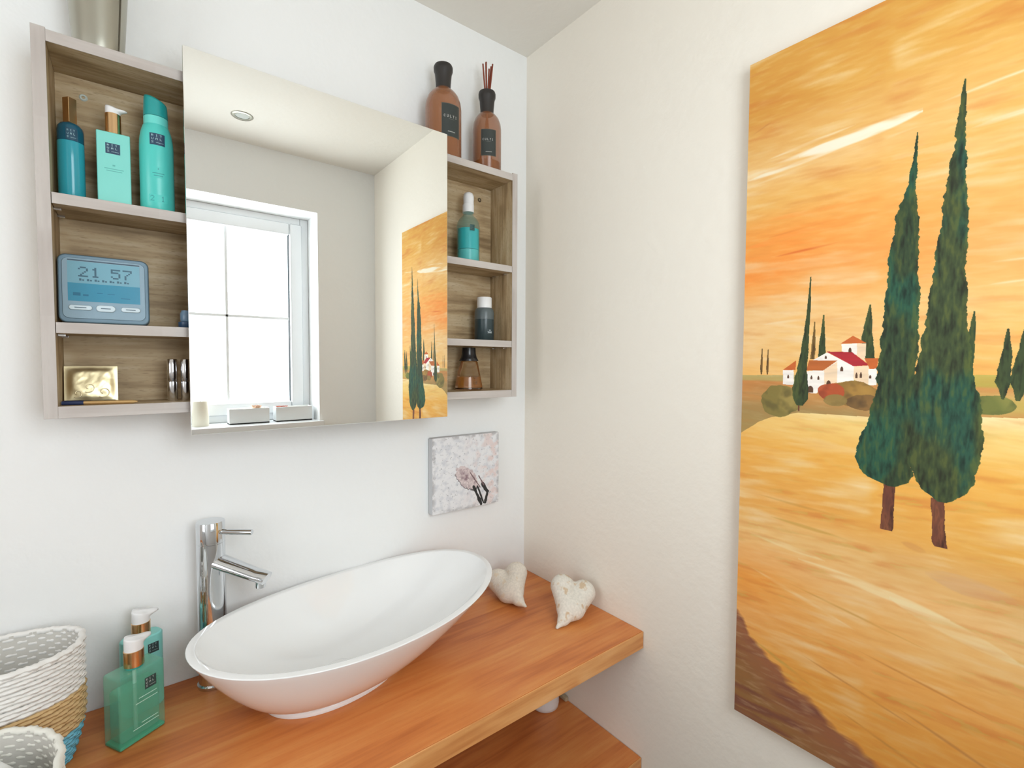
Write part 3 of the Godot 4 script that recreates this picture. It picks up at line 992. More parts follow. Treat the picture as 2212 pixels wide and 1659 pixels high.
func basin_and_tap() -> void:
	var o := thing("basin", "white glossy oval vessel basin on the wooden countertop", "basin", Vector3(-0.5770, HC, 0.1875))
	var A := 0.3090
	var B := 0.1825
	var rot := -0.135
	var rows := []
	var N := 96
	var ring := func(sc: float, y: float, lift: float, da: float) -> PackedVector3Array:
		var r := PackedVector3Array()
		for k in N:
			var th := TAU * k / N
			var p := rim_point(th, 1.0, A * sc - da, B * sc - da, rot)
			r.append(Vector3(p.x, y + lift * 0.0166 * pow(cos(th), 2), p.y))
		return r
	var h := 0.140
	# the wall flares from a foot set a little to the left and back up to the rim
	for k in 17:
		var g := k / 16.0
		var f := pow(g, 1.46)
		var r := PackedVector3Array()
		for j in N:
			var th := TAU * j / N
			var p := rim_point(th, 1.0, A * lerpf(0.423, 1.0, g), B * lerpf(0.495, 1.0, g), rot)
			r.append(Vector3(p.x - 0.056 * (1 - g), 0.012 + (h - 0.014) * f + f * 0.0166 * pow(cos(th), 2), p.y - 0.013 * (1 - g)))
		rows.append(r)
	rows.append(ring.call(1.0, h - 0.001, 1.0, 0.0006))
	rows.append(ring.call(1.0, h, 1.0, 0.002))
	rows.append(ring.call(1.0, h, 1.0, 0.012))
	rows.append(ring.call(1.0, h - 0.001, 1.0, 0.0145))
	for k in range(18, -1, -1):
		var sc := k / 18.0
		var f := pow(sc, 2.2)
		var r := ring.call(maxf(sc, 0.002), 0.020 + (h - 0.0235) * f, f, 0.0155 * sc) as PackedVector3Array
		for j in N:
			r[j] += Vector3(-0.05, 0, -0.01) * (1 - sc)
		rows.append(r)
	part(o, "bowl", MB.new().grid(rows, true, -1.0).done(), M.ceramic)
	var foot := []
	for q in [[0.02, 0.0], [0.97, 0.0], [0.99, 0.0008], [0.99, 0.0085], [0.975, 0.0095], [0.90, 0.013]]:
		var r := PackedVector3Array()
		for j in N:
			var p := rim_point(TAU * j / N, 1.0, A * 0.436 * q[0], B * 0.51 * q[0], rot)
			r.append(Vector3(p.x - 0.056, q[1], p.y - 0.013))
		foot.append(r)
	part(o, "foot_ring", MB.new().grid(foot, true, -1.0).done(), M.ceramic)
	part(o, "drain", MB.new().lathe([P2(0, 0.024), P2(0.020, 0.0245), P2(0.026, 0.0235), P2(0.030, 0.0215), P2(0.030, 0.019)], Vector3(-0.05, -0.002, -0.01)).done(), M.ceramic)

	var f := thing("faucet", "tall chrome single-lever basin tap left of the white basin", "faucet", Vector3(-0.829, HC, 0.046), deg_to_rad(-40))
	part(f, "base_ring", MB.new().lathe([P2(0, 0), P2(0.027, 0), P2(0.0275, 0.002), P2(0.0275, 0.006), P2(0.0255, 0.008), P2(0.0235, 0.008)]).done(), M.chrome)
	part(f, "column", MB.new().lathe([P2(0, 0.008), P2(0.0245, 0.008), P2(0.0245, 0.2815), P2(0.0235, 0.2822), P2(0.0235, 0.284)], Vector3.ZERO, 56).done(), M.chrome)
	part(f, "handle", MB.new().lathe([P2(0.0235, 0.2835), P2(0.0245, 0.2842), P2(0.0245, 0.3225), P2(0.0238, 0.3238), P2(0.0, 0.3242)], Vector3.ZERO, 56).done(), M.chrome)
	part(f, "lever", MB.new().tube([Vector3(0.02, 0.303, 0), Vector3(0.05, 0.303, 0), Vector3(0.0815, 0.303, 0), Vector3(0.0825, 0.303, 0)], [0.0055, 0.0055, 0.0055, 0.0048], 20).done(), M.chrome)
	# spout: round-topped channel that thins towards its cut end
	var sp := []
	for k in 13:
		var t := k / 12.0
		var x := lerpf(0.010, 0.110, t)
		var w := lerpf(0.0205, 0.0165, t)
		var up := lerpf(0.0170, 0.0125, t)
		var y := lerpf(0.2440, 0.2110, t)
		var r := PackedVector3Array()
		for j in 24:
			var a := TAU * j / 24
			var yy := sin(a) * (up if sin(a) > 0 else up * 0.75)
			r.append(Vector3(x + (yy * 0.45 if t > 0.9 else 0.0), y + yy, cos(a) * w))
		sp.append(r)
	var spm := MB.new().grid(sp, true, 1.0)
	var e := sp[-1] as PackedVector3Array
	var ec := Vector3.ZERO
	for q in e:
		ec += q / e.size()
	for j in 24:
		spm.tri(ec, e[j], e[(j + 1) % 24], Vector3(0.9, -0.4, 0).normalized(), Vector3(0.9, -0.4, 0).normalized(), Vector3(0.9, -0.4, 0).normalized())
	part(f, "spout", spm.done(), M.chrome)
	part(f, "aerator", MB.new().lathe([P2(0, -0.010), P2(0.0085, -0.010), P2(0.009, -0.009), P2(0.009, 0.004), P2(0, 0.004)], Vector3(0.0975, 0.2045, 0), 28).done(), M.chrome)


func pump_top(o: Node3D, y: float, r: float, hc: float, turn: float, hh := 0.022) -> void:
	part(o, "collar", MB.new().lathe([P2(0, y), P2(r, y), P2(r, y + hc), P2(r - 0.0008, y + hc + 0.0006), P2(0, y + hc + 0.0006)]).done(), M.gold, Vector3.ZERO, "copper-gold collar")
	# slanted white head with a short spout
	var rows := []
	for k in 7:
		var t := k / 6.0
		var ring := PackedVector3Array()
		for j in 32:
			var a := TAU * j / 32
			var rr := r * (0.94 if k < 5 else (0.86 if k == 5 else 0.0))
			var d := Vector3(cos(a), 0, sin(a))
			var nose := pow(maxf(0.0, cos(a)), 10.0) * r * 0.95 * smoothstep(0.35, 0.7, t) * (1.0 if k < 6 else 0.0)
			ring.append(Vector3(0, y + hc + hh * minf(t * 1.15, 1.0) - (0.30 * r * (d.x * rr / r) * t), 0) + d * (rr + nose))
		rows.append(ring)
	var p := part(o, "pump_head", MB.new().grid(rows, true, -1.0).done(), M.white_plastic, Vector3.ZERO, "white pump head")
	p.rotation.y = turn


func cabinet_things() -> void:
	var navy := rgb(38, 66, 92)
	var y1 := 1.690
	# --- upper left shelf
	var a := thing("oil_bottle", "slim teal glass bottle with square gold cap, left end of upper left shelf", "bottle", Vector3(-1.0125, y1, 0.07))
	part(a, "lower_body", MB.new().lathe([P2(0, 0), P2(0.0155, 0), P2(0.0168, 0.002), P2(0.0168, 0.092), P2(0, 0.092)]).done(), mat(rgb(46, 160, 178), 0.15), Vector3.ZERO, "bright teal filled part")
	part(a, "upper_body", MB.new().lathe([P2(0, 0.0922), P2(0.0168, 0.0922), P2(0.0168, 0.110), P2(0.0160, 0.116), P2(0.0125, 0.121), P2(0.007, 0.1235), P2(0, 0.1235)]).done(), mat(rgb(18, 84, 108), 0.12), Vector3.ZERO, "dark teal upper part")
	var cp := part(a, "cap", MB.new().box(Vector3(0, 0.1435, 0), Vector3(0.0128, 0.040, 0.0128), 0.0008).done(), M.gold, Vector3.ZERO, "square gold cap")
	cp.rotation.y = deg_to_rad(40)
	part(a, "logo", wrap_label(0.0170, 0.093, 0.111, deg_to_rad(8), 0.42), textured(mat(Color.WHITE, 0.4), badge(rgb(22, 70, 94), rgb(170, 205, 210))))

	var b := thing("lotion_bottle", "flat mint green lotion bottle with pump, middle of upper left shelf", "bottle", Vector3(-0.9585, y1, 0.070))
	part(b, "body", MB.new().box(Vector3(0, 0.060, 0), Vector3(0.0440, 0.120, 0.030), 0.0014).done(), mat(rgb(132, 218, 208), 0.4))
	var lf := MB.new()
	lf.flat(Vector3(-0.0095, 0.1015, 0.01515), Vector3(0.0095, 0.1015, 0.01515), Vector3(0.0095, 0.0845, 0.01515), Vector3(-0.0095, 0.0845, 0.01515), Vector3.BACK)
	part(b, "logo", lf.done(), textured(mat(Color.WHITE, 0.5), badge(navy, rgb(190, 220, 222))), Vector3(-0.001, 0, 0))
	var lp := MB.new()
	lp.flat(Vector3(-0.016, 0.068, 0.01515), Vector3(0.016, 0.068, 0.01515), Vector3(0.016, 0.052, 0.01515), Vector3(-0.016, 0.052, 0.01515), Vector3.BACK)
	part(b, "print", lp.done(), textured(mat(Color.WHITE, 0.5), small_print(rgb(132, 218, 208), rgb(96, 180, 172), [[56, 4, 14, 10], [14, 30, 100, 5], [24, 44, 82, 5]])))
	pump_top(b, 0.120, 0.0108, 0.034, deg_to_rad(-15), 0.012)

	var c := thing("foam_can", "turquoise aerosol foam can with dark badge, beside the mirror on upper left shelf", "can", Vector3(-0.9002, y1, 0.075))
	var cm := mat(rgb(84, 206, 196), 0.32)
	part(c, "body", MB.new().lathe([P2(0, 0), P2(0.0232, 0), P2(0.0246, 0.002), P2(0.0246, 0.112), P2(0.0240, 0.124), P2(0.0222, 0.136), P2(0.0195, 0.146), P2(0.0182, 0.149), P2(0, 0.149)], Vector3.ZERO, 48).done(), cm)
	part(c, "collar", MB.new().lathe([P2(0, 0.149), P2(0.0176, 0.149), P2(0.0176, 0.163), P2(0, 0.163)], Vector3.ZERO, 48).done(), mat(rgb(112, 220, 210), 0.3))
	var rows := []
	for k in 9:
		var t := k / 8.0
		var ring := PackedVector3Array()
		for j in 40:
			var an := TAU * j / 40
			var rr := 0.0178 * (1.0 - 0.12 * t if k < 7 else (0.62 if k == 7 else 0.0))
			ring.append(Vector3(cos(an) * rr, 0.1635 + 0.034 * sin(minf(t, 1.0) * PI / 2) - t * 0.48 * (cos(an) * rr) - 0.003 * t, sin(an) * rr))
		rows.append(ring)
	part(c, "spray_cap", MB.new().grid(rows, true, -1.0).done(), mat(rgb(40, 158, 156), 0.3), Vector3.ZERO, "darker teal slanted cap")
	part(c, "logo", wrap_label(0.02475, 0.1105, 0.1300, 0.02, 0.44), textured(mat(Color.WHITE, 0.4), badge(navy, rgb(180, 215, 218))))
	part(c, "print", wrap_label(0.02475, 0.055, 0.074, 0.04, 0.5), textured(mat(Color.WHITE, 0.4), small_print(rgb(84, 206, 196), rgb(60, 160, 158), [[60, 6, 8, 10], [20, 34, 88, 5], [30, 48, 68, 5]])))
	var num := Image.create(96, 40, false, Image.FORMAT_RGB8)
	num.fill(rgb(84, 206, 196))
	write(num, "2", 8, 6, 4, rgb(60, 156, 156))
	write(num, "1", 62, 6, 4, rgb(60, 156, 156))
	part(c, "number", wrap_label(0.02475, 0.014, 0.027, 0.0, 0.55), textured(mat(Color.WHITE, 0.4), num))

	# --- middle left shelf: clock
	var k := thing("alarm_clock", "grey-blue digital alarm clock with three white buttons on the middle left shelf", "clock", Vector3(-0.9745, 1.491, 0.074), deg_to_rad(-1))
	k.rotation.x = deg_to_rad(-3)
	var body := mat(rgb(112, 140, 158), 0.45)
	part(k, "case", MB.new().extrude(rrect(0.117, 0.111, 0.011), -0.014, 0.014, 0.003, Transform3D(Basis(), Vector3(0, 0.0565, 0))).done(), body)
	part(k, "bezel", MB.new().extrude(rrect(0.106, 0.098, 0.009), 0.0135, 0.0155, 0.0008, Transform3D(Basis(), Vector3(0.0, 0.057, 0))).done(), mat(rgb(138, 164, 180), 0.4))
	var lcd := Image.create(300, 220, false, Image.FORMAT_RGB8)
	lcd.fill(rgb(122, 172, 190))
	lcd.fill_rect(Rect2i(0, 120, 300, 100), rgb(62, 142, 172))
	var ink := rgb(70, 104, 122)
	write(lcd, "2", 42, 28, 8, ink)
	write(lcd, "1", 92, 28, 8, ink)
	write(lcd, "5", 176, 28, 8, ink)
	write(lcd, "7", 226, 28, 8, ink)
	for i in 7:
		lcd.fill_rect(Rect2i(46 + i * 31, 94, 9, 12), ink)
		lcd.fill_rect(Rect2i(58 + i * 31, 98, 8, 8), ink)
	for q in [[116, 168, 24, 4], [160, 170, 30, 4], [20, 172, 30, 18], [60, 180, 22, 10], [216, 190, 40, 4]]:
		lcd.fill_rect(Rect2i(q[0], q[1], q[2], q[3]), rgb(46, 112, 142))
	var sc := MB.new()
	sc.flat(Vector3(-0.046, 0.1005, 0.0157), Vector3(0.046, 0.1005, 0.0157), Vector3(0.046, 0.036, 0.0157), Vector3(-0.046, 0.036, 0.0157), Vector3.BACK)
	part(k, "display", sc.done(), textured(mat(Color.WHITE, 0.2), lcd))
	part(k, "top_bar", MB.new().box(Vector3(0, 0.1022, 0.0158), Vector3(0.092, 0.0016, 0.0012), 0.0004).done(), mat(rgb(70, 92, 108), 0.5))
	for q in [[-0.031, 0.029, 0.008], [0.0005, 0.025, 0.011], [0.033, 0.026, 0.008]]:
		var bt := part(k, "button", MB.new().extrude(rrect(q[1], q[2], q[2] * 0.49), 0.0148, 0.0180, 0.0012, Transform3D(Basis(), Vector3(q[0], 0.0255, 0))).done(), mat(rgb(206, 222, 230), 0.35))
		part(bt, "mark", MB.new().box(Vector3(q[0], 0.0255, 0.0181), Vector3(q[1] * 0.5, 0.0014, 0.0003)).done(), mat(rgb(96, 116, 130), 0.5))
	var jr := thing("glass_jar", "small dark blue jar half hidden by the mirror edge, right of the alarm clock", "jar", Vector3(-0.8605, 1.491, 0.060))
	part(jr, "body", MB.new().lathe([P2(0, 0), P2(0.0125, 0), P2(0.0135, 0.0015), P2(0.0135, 0.012), P2(0.010, 0.0135), P2(0, 0.0135)]).done(), mat(rgb(54, 84, 118), 0.3))
	part(jr, "lid", MB.new().lathe([P2(0, 0.0135), P2(0.0095, 0.0135), P2(0.0105, 0.016), P2(0.0105, 0.028), P2(0.0085, 0.032), P2(0.0085, 0.0335), P2(0, 0.034)]).done(), mat(rgb(120, 150, 176), 0.3))

	# --- lower left shelf
	var yb := 1.3595
	var pk := thing("foil_sachet", "crumpled gold foil sachet leaning at the left of the lowest shelf", "sachet", Vector3(-0.9975, yb, 0.050))
	pk.rotation.x = deg_to_rad(-10)
	var fn := FastNoiseLite.new()
	fn.seed = 9
	fn.frequency = 34.0
	for sd in [1.0, -1.0]:
		pass
	var fr := []
	var bk := []
	for i in 25:
		var rf := PackedVector3Array()
		var rb := PackedVector3Array()
		for j in 33:
			var u := j / 32.0
			var v := i / 24.0
			var puff := 0.0045 * pow(sin(PI * u) * sin(PI * v), 0.6)
			var edge := minf(minf(u, 1 - u), minf(v, 1 - v))
			puff *= smoothstep(0.0, 0.16, edge)
			var p := Vector3((u - 0.5) * 0.0695, 0.0012 + v * 0.062, 0)
			var nz := fn.get_noise_2d(p.x, p.y) * 0.0013 * smoothstep(0.02, 0.2, edge)
			rf.append(p + Vector3(0, 0, 0.0006 + puff + nz))
			rb.append(p + Vector3(0, 0, -0.0006 - puff * 0.5))
		fr.append(rf)
		bk.append(rb)
	var gold_foil := mat(rgb(226, 212, 172), 0.38, 1.0)
	part(pk, "front_sheet", MB.new().grid(fr, false, 1.0).done(), gold_foil)
	part(pk, "back_sheet", MB.new().grid(bk, false, -1.0).done(), gold_foil)
	var swirl := MB.new()
	for q in [[-0.018, 0.016, 0.007], [-0.003, 0.026, 0.009], [0.016, 0.018, 0.010]]:
		var pts := []
		for i in 26:
			var an := -2.2 + i * 0.26
			var rr: float = q[2] * (1.0 - i * 0.030)
			pts.append(Vector3(q[0] + cos(an) * rr, q[1] + sin(an) * rr, 0.0056))
		swirl.tube(pts, 0.0007, 6)
	part(pk, "swirl", swirl.done(), mat(rgb(236, 222, 186), 0.3, 1.0), Vector3.ZERO, "embossed swirls")

	pencil(Vector3(-1.032, yb + 0.0035, 0.086), Vector3(-0.936, yb + 0.0035, 0.106), 0.0034, rgb(36, 52, 92), rgb(206, 170, 116), 0.28, "navy tipped gold cosmetic pencil lying along the lowest shelf edge", "pencil_001")
	pencil(Vector3(-1.030, yb + 0.0035, 0.074), Vector3(-0.962, yb + 0.0035, 0.080), 0.0034, rgb(40, 44, 50), rgb(52, 60, 66), 0.5, "short dark cosmetic pencil lying right under the gold sachet", "pencil")

	for q in [[-0.8850, 0.0078, 0.070, "silver lipstick tube on the lowest shelf, clear of the mirror edge"], [-0.8655, 0.0078, 0.072, "silver lipstick tube partly hidden behind the mirror's left edge"]]:
		var l := thing("lipstick", q[3], "lipstick", Vector3(q[0], yb, q[2]), 0.0, "silver lipsticks on the lowest shelf")
		var r: float = q[1]
		part(l, "base", MB.new().lathe([P2(0, 0), P2(r - 0.0006, 0), P2(r, 0.0008), P2(r, 0.0345), P2(r - 0.0007, 0.0352), P2(0, 0.0352)], Vector3.ZERO, 32).done(), M.silver)
		part(l, "cap", MB.new().lathe([P2(0, 0.0354), P2(r - 0.0007, 0.0354), P2(r, 0.0362), P2(r, 0.0748), P2(r - 0.0008, 0.0758), P2(0, 0.0758)], Vector3.ZERO, 32).done(), M.silver)
		part(l, "clasp", MB.new().box(Vector3(0.0005, 0.0385, r), Vector3(0.0018, 0.0055, 0.0008), 0.0002).done(), mat(rgb(60, 60, 62), 0.4))

	# --- right shelves
	var s := thing("spray_bottle", "translucent teal spray bottle with white cap on the upper right shelf", "bottle", Vector3(-0.2455, 1.690, 0.062))
	part(s, "body", MB.new().lathe([P2(0, 0), P2(0.0270, 0), P2(0.0300, 0.003), P2(0.0300, 0.094), P2(0.0285, 0.104), P2(0.0230, 0.114), P2(0.0160, 0.121), P2(0.0130, 0.125), P2(0.0130, 0.133), P2(0, 0.133)], Vector3.ZERO, 48).done(), translucent(rgb(36, 142, 136), 0.30))
	part(s, "upper_liquid", MB.new().lathe([P2(0, 0.0345), P2(0.0275, 0.0345), P2(0.0275, 0.087), P2(0, 0.087)], Vector3.ZERO, 48).done(), mat(rgb(78, 216, 222), 0.3))
	part(s, "lower_liquid", MB.new().lathe([P2(0, 0.003), P2(0.0260, 0.003), P2(0.0275, 0.005), P2(0.0275, 0.0335), P2(0, 0.0335)], Vector3.ZERO, 48).done(), mat(rgb(126, 236, 236), 0.3))
	part(s, "neck_ring", MB.new().lathe([P2(0, 0.131), P2(0.0150, 0.131), P2(0.0150, 0.150), P2(0.0142, 0.151), P2(0, 0.151)], Vector3.ZERO, 36).done(), M.white_plastic)
	var cap := MB.new().lathe([P2(0, 0.1512), P2(0.0138, 0.1512), P2(0.0136, 0.160), P2(0.0142, 0.167), P2(0.0136, 0.174), P2(0.0105, 0.1805), P2(0.005, 0.1835), P2(0, 0.184)], Vector3(0.001, 0, 0), 36)
	part(s, "cap", cap.done(), M.white_plastic)
	part(s, "logo", wrap_label(0.03015, 0.079, 0.094, deg_to_rad(-12), 0.21), textured(mat(Color.WHITE, 0.4), badge(rgb(34, 70, 70), rgb(90, 140, 138))))

	var dk := thing("toner_bottle", "dark grey-green bottle with white screw cap on the middle right shelf", "bottle", Vector3(-0.1925, 1.491, 0.060))
	part(dk, "body", MB.new().lathe([P2(0, 0), P2(0.0245, 0), P2(0.0262, 0.002), P2(0.0262, 0.0565), P2(0, 0.0565)], Vector3.ZERO, 44).done(), mat(rgb(48, 64, 68), 0.3))
	part(dk, "shoulder", MB.new().lathe([P2(0, 0.0567), P2(0.0262, 0.0567), P2(0.0262, 0.076), P2(0.0245, 0.083), P2(0.0205, 0.0875), P2(0, 0.0875)], Vector3.ZERO, 44).done(), mat(rgb(92, 102, 104), 0.3), Vector3.ZERO, "paler empty upper part")
	part(dk, "cap", MB.new().lathe([P2(0, 0.0877), P2(0.0200, 0.0877), P2(0.0200, 0.1145), P2(0.0188, 0.1160), P2(0, 0.1165)], Vector3.ZERO, 40).done(), M.white_plastic)
	var li := Image.create(64, 40, false, Image.FORMAT_RGB8)
	li.fill(rgb(48, 64, 68))
	for q in [[24, 4, 6, 10], [34, 4, 8, 10], [6, 20, 52, 4], [10, 28, 44, 6]]:
		li.fill_rect(Rect2i(q[0], q[1], q[2], q[3]), rgb(190, 200, 204))
	part(dk, "print", wrap_label(0.02635, 0.018, 0.030, deg_to_rad(0), 0.32), textured(mat(Color.WHITE, 0.4), li))

	var pf := thing("perfume_bottle", "clear flared perfume flask of amber liquid with tall black stopper on the lowest right shelf", "bottle", Vector3(-0.238, yb, 0.054), deg_to_rad(-20))
	part(pf, "flask", MB.new().lathe([P2(0, 0), P2(0.0340, 0), P2(0.0372, 0.003), P2(0.0365, 0.012), P2(0.0245, 0.074), P2(0.0215, 0.0768), P2(0, 0.0768)], Vector3.ZERO, 56, 1.0, 0.75).done(), clear_glass())
	part(pf, "liquid", MB.new().lathe([P2(0, 0.006), P2(0.0320, 0.006), P2(0.0335, 0.008), P2(0.0325, 0.014), P2(0.0285, 0.034), P2(0, 0.034)], Vector3.ZERO, 56, 1.0, 0.72).done(), translucent(rgb(226, 142, 40), 0.5), Vector3.ZERO, "amber liquid")
	part(pf, "stopper", MB.new().lathe([P2(0, 0.077), P2(0.0255, 0.077), P2(0.0258, 0.0785), P2(0.0215, 0.086), P2(0.0188, 0.096), P2(0.0180, 0.112), P2(0, 0.113)], Vector3.ZERO, 44, 1.0, 0.85).done(), mat(rgb(34, 34, 36), 0.2))
	var pb := MB.new()
	for q in [[0.0, 0.0165, 0.009, 0.0012], [0.0, 0.0235, 0.009, 0.0012], [-0.004, 0.020, 0.0012, 0.008], [0.004, 0.020, 0.0012, 0.008], [0.0, 0.031, 0.006, 0.001], [0.0, 0.0355, 0.006, 0.001], [-0.003, 0.033, 0.001, 0.005], [0.003, 0.033, 0.001, 0.005]]:
		pb.box(Vector3(q[0] + 0.012, q[1], 0.0268 - q[1] * 0.13), Vector3(q[2], q[3], 0.0006))
	part(pf, "emblem", pb.done(), mat(rgb(92, 66, 26), 0.4))

	# --- on top of the cabinet
	var yt := 1.932
	var lab := Image.create(120, 180, false, Image.FORMAT_RGB8)
	lab.fill(rgb(92, 88, 74))
	lab.fill_rect(Rect2i(3, 3, 114, 174), rgb(50, 56, 54))
	write(lab, "CULTI", 14, 62, 2, rgb(212, 212, 206), 4)
	lab.fill_rect(Rect2i(42, 84, 36, 1), rgb(140, 142, 138))
	for i in 8:
		lab.fill_rect(Rect2i(38 + i * 6, 150, 4, 5), rgb(186, 186, 180))
	var labm := textured(mat(Color.WHITE, 0.5), lab)
	var amber := translucent(rgb(160, 100, 58), 0.74)
	amber.roughness = 0.26
	var liquid := mat(rgb(104, 56, 36), 0.3)
	var ca := thing("large_amber_bottle", "larger amber apothecary bottle with black stopper, half hidden behind the mirror top", "bottle", Vector3(-0.3180, yt, 0.060))
	part(ca, "body", MB.new().lathe([P2(0, 0), P2(0.042, 0), P2(0.045, 0.003), P2(0.045, 0.126), P2(0.0432, 0.142), P2(0.0380, 0.157), P2(0.0300, 0.168), P2(0.0200, 0.1765), P2(0.0165, 0.180), P2(0, 0.180)], Vector3.ZERO, 64).done(), amber)
	part(ca, "liquid", MB.new().lathe([P2(0, 0.004), P2(0.0415, 0.004), P2(0.0415, 0.054), P2(0, 0.054)], Vector3.ZERO, 48).done(), liquid)
	part(ca, "stopper", MB.new().lathe([P2(0, 0.176), P2(0.0180, 0.176), P2(0.0186, 0.190), P2(0.0208, 0.214), P2(0.0234, 0.221), P2(0.0236, 0.230), P2(0.0215, 0.2345), P2(0.012, 0.2365), P2(0, 0.237)], Vector3.ZERO, 48).done(), M.black_plastic)
	part(ca, "label", wrap_label(0.0452, 0.046, 0.124, deg_to_rad(-4), 0.55), labm)
	var cb := thing("reed_diffuser_bottle", "smaller amber bottle with black collar and reeds at the right end of the cabinet top", "bottle", Vector3(-0.1855, yt, 0.060))
	part(cb, "body", MB.new().lathe([P2(0, 0), P2(0.0355, 0), P2(0.038, 0.003), P2(0.038, 0.116), P2(0.0364, 0.130), P2(0.0315, 0.144), P2(0.0240, 0.154), P2(0.0185, 0.159), P2(0.0155, 0.161), P2(0, 0.161)], Vector3.ZERO, 64).done(), translucent(rgb(160, 100, 58), 0.66))
	part(cb, "liquid", MB.new().lathe([P2(0, 0.004), P2(0.0345, 0.004), P2(0.0345, 0.030), P2(0, 0.030)], Vector3.ZERO, 48).done(), liquid)
	part(cb, "collar", MB.new().lathe([P2(0.006, 0.158), P2(0.0172, 0.158), P2(0.0178, 0.170), P2(0.0200, 0.194), P2(0.0226, 0.201), P2(0.0228, 0.210), P2(0.0212, 0.2150), P2(0.012, 0.2165), P2(0.006, 0.2165), P2(0.006, 0.158)], Vector3.ZERO, 48).done(), M.black_plastic)
	part(cb, "label", wrap_label(0.0382, 0.036, 0.104, deg_to_rad(-28), 0.54), labm)
	var reed := mat(rgb(132, 62, 40), 0.7)
	var ri := 0
	for q in [[-0.012, 0.286, -0.002, "left leaning"], [-0.006, 0.289, 0.003, "second from left"], [-0.0005, 0.296, -0.004, "longest, just left of the middle"], [0.0035, 0.276, 0.004, "shortest, in the middle"], [0.0135, 0.288, -0.001, "second from right"], [0.0165, 0.294, 0.002, "right leaning"]]:
		var t := thing("reed_stick", "thin brown diffuser reed, the " + q[3] + " one of the six", "reed", Vector3(-0.1855, yt, 0.060), 0.0, "reeds in the amber diffuser bottle")
		part(t, "stick", MB.new().tube([Vector3(-q[0] * 1.4, 0.005, -q[2] * 3), Vector3(q[0] * 0.12, 0.165, 0), Vector3(q[0], q[1], q[2])], 0.0021, 8).done(), reed)
		ri += 1
	var vs := thing("metal_vase", "brushed metal cylindrical vase at the left end of the cabinet top", "vase", Vector3(-0.974, yt, 0.060))
	part(vs, "body", MB.new().lathe([P2(0, 0), P2(0.0318, 0), P2(0.0325, 0.002), P2(0.0345, 0.03), P2(0.0395, 0.11), P2(0.0455, 0.20), P2(0.0460, 0.203), P2(0.0450, 0.203), P2(0.0385, 0.11), P2(0.033, 0.01), P2(0, 0.006)], Vector3.ZERO, 64).done(), M.steel)
	part(vs, "seam", MB.new().tube([Vector3(0.0252, 0.003, 0.0208), Vector3(0.0270, 0.03, 0.0222), Vector3(0.0310, 0.11, 0.0254), Vector3(0.0356, 0.20, 0.0292)], 0.0009, 6).done(), mat(rgb(110, 104, 92), 0.5, 1.0))


func translucent(c: Color, a: float) -> StandardMaterial3D:
	var m := mat(Color(c.r, c.g, c.b, a), 0.26)
	m.transparency = BaseMaterial3D.TRANSPARENCY_ALPHA
	m.clearcoat_enabled = true
	m.clearcoat = 0.6
	m.clearcoat_roughness = 0.04
	return m


func clear_glass() -> StandardMaterial3D:
	return glass(rgb(252, 244, 230), 0.0, 0.045)


func pencil(a: Vector3, b: Vector3, r: float, tip: Color, shaft: Color, share: float, label: String, _n: String) -> void:
	var o := thing("cosmetic_pencil", label, "pencil", a)
	var d := b - a
	part(o, "cap", MB.new().tube([Vector3.ZERO, d * share], r, 14).done(), mat(tip, 0.4))
	part(o, "shaft", MB.new().tube([d * share, d * 0.93, d], [r * 0.92, r * 0.92, r * 0.4], 14).done(), mat(shaft, 0.3, 0.6))


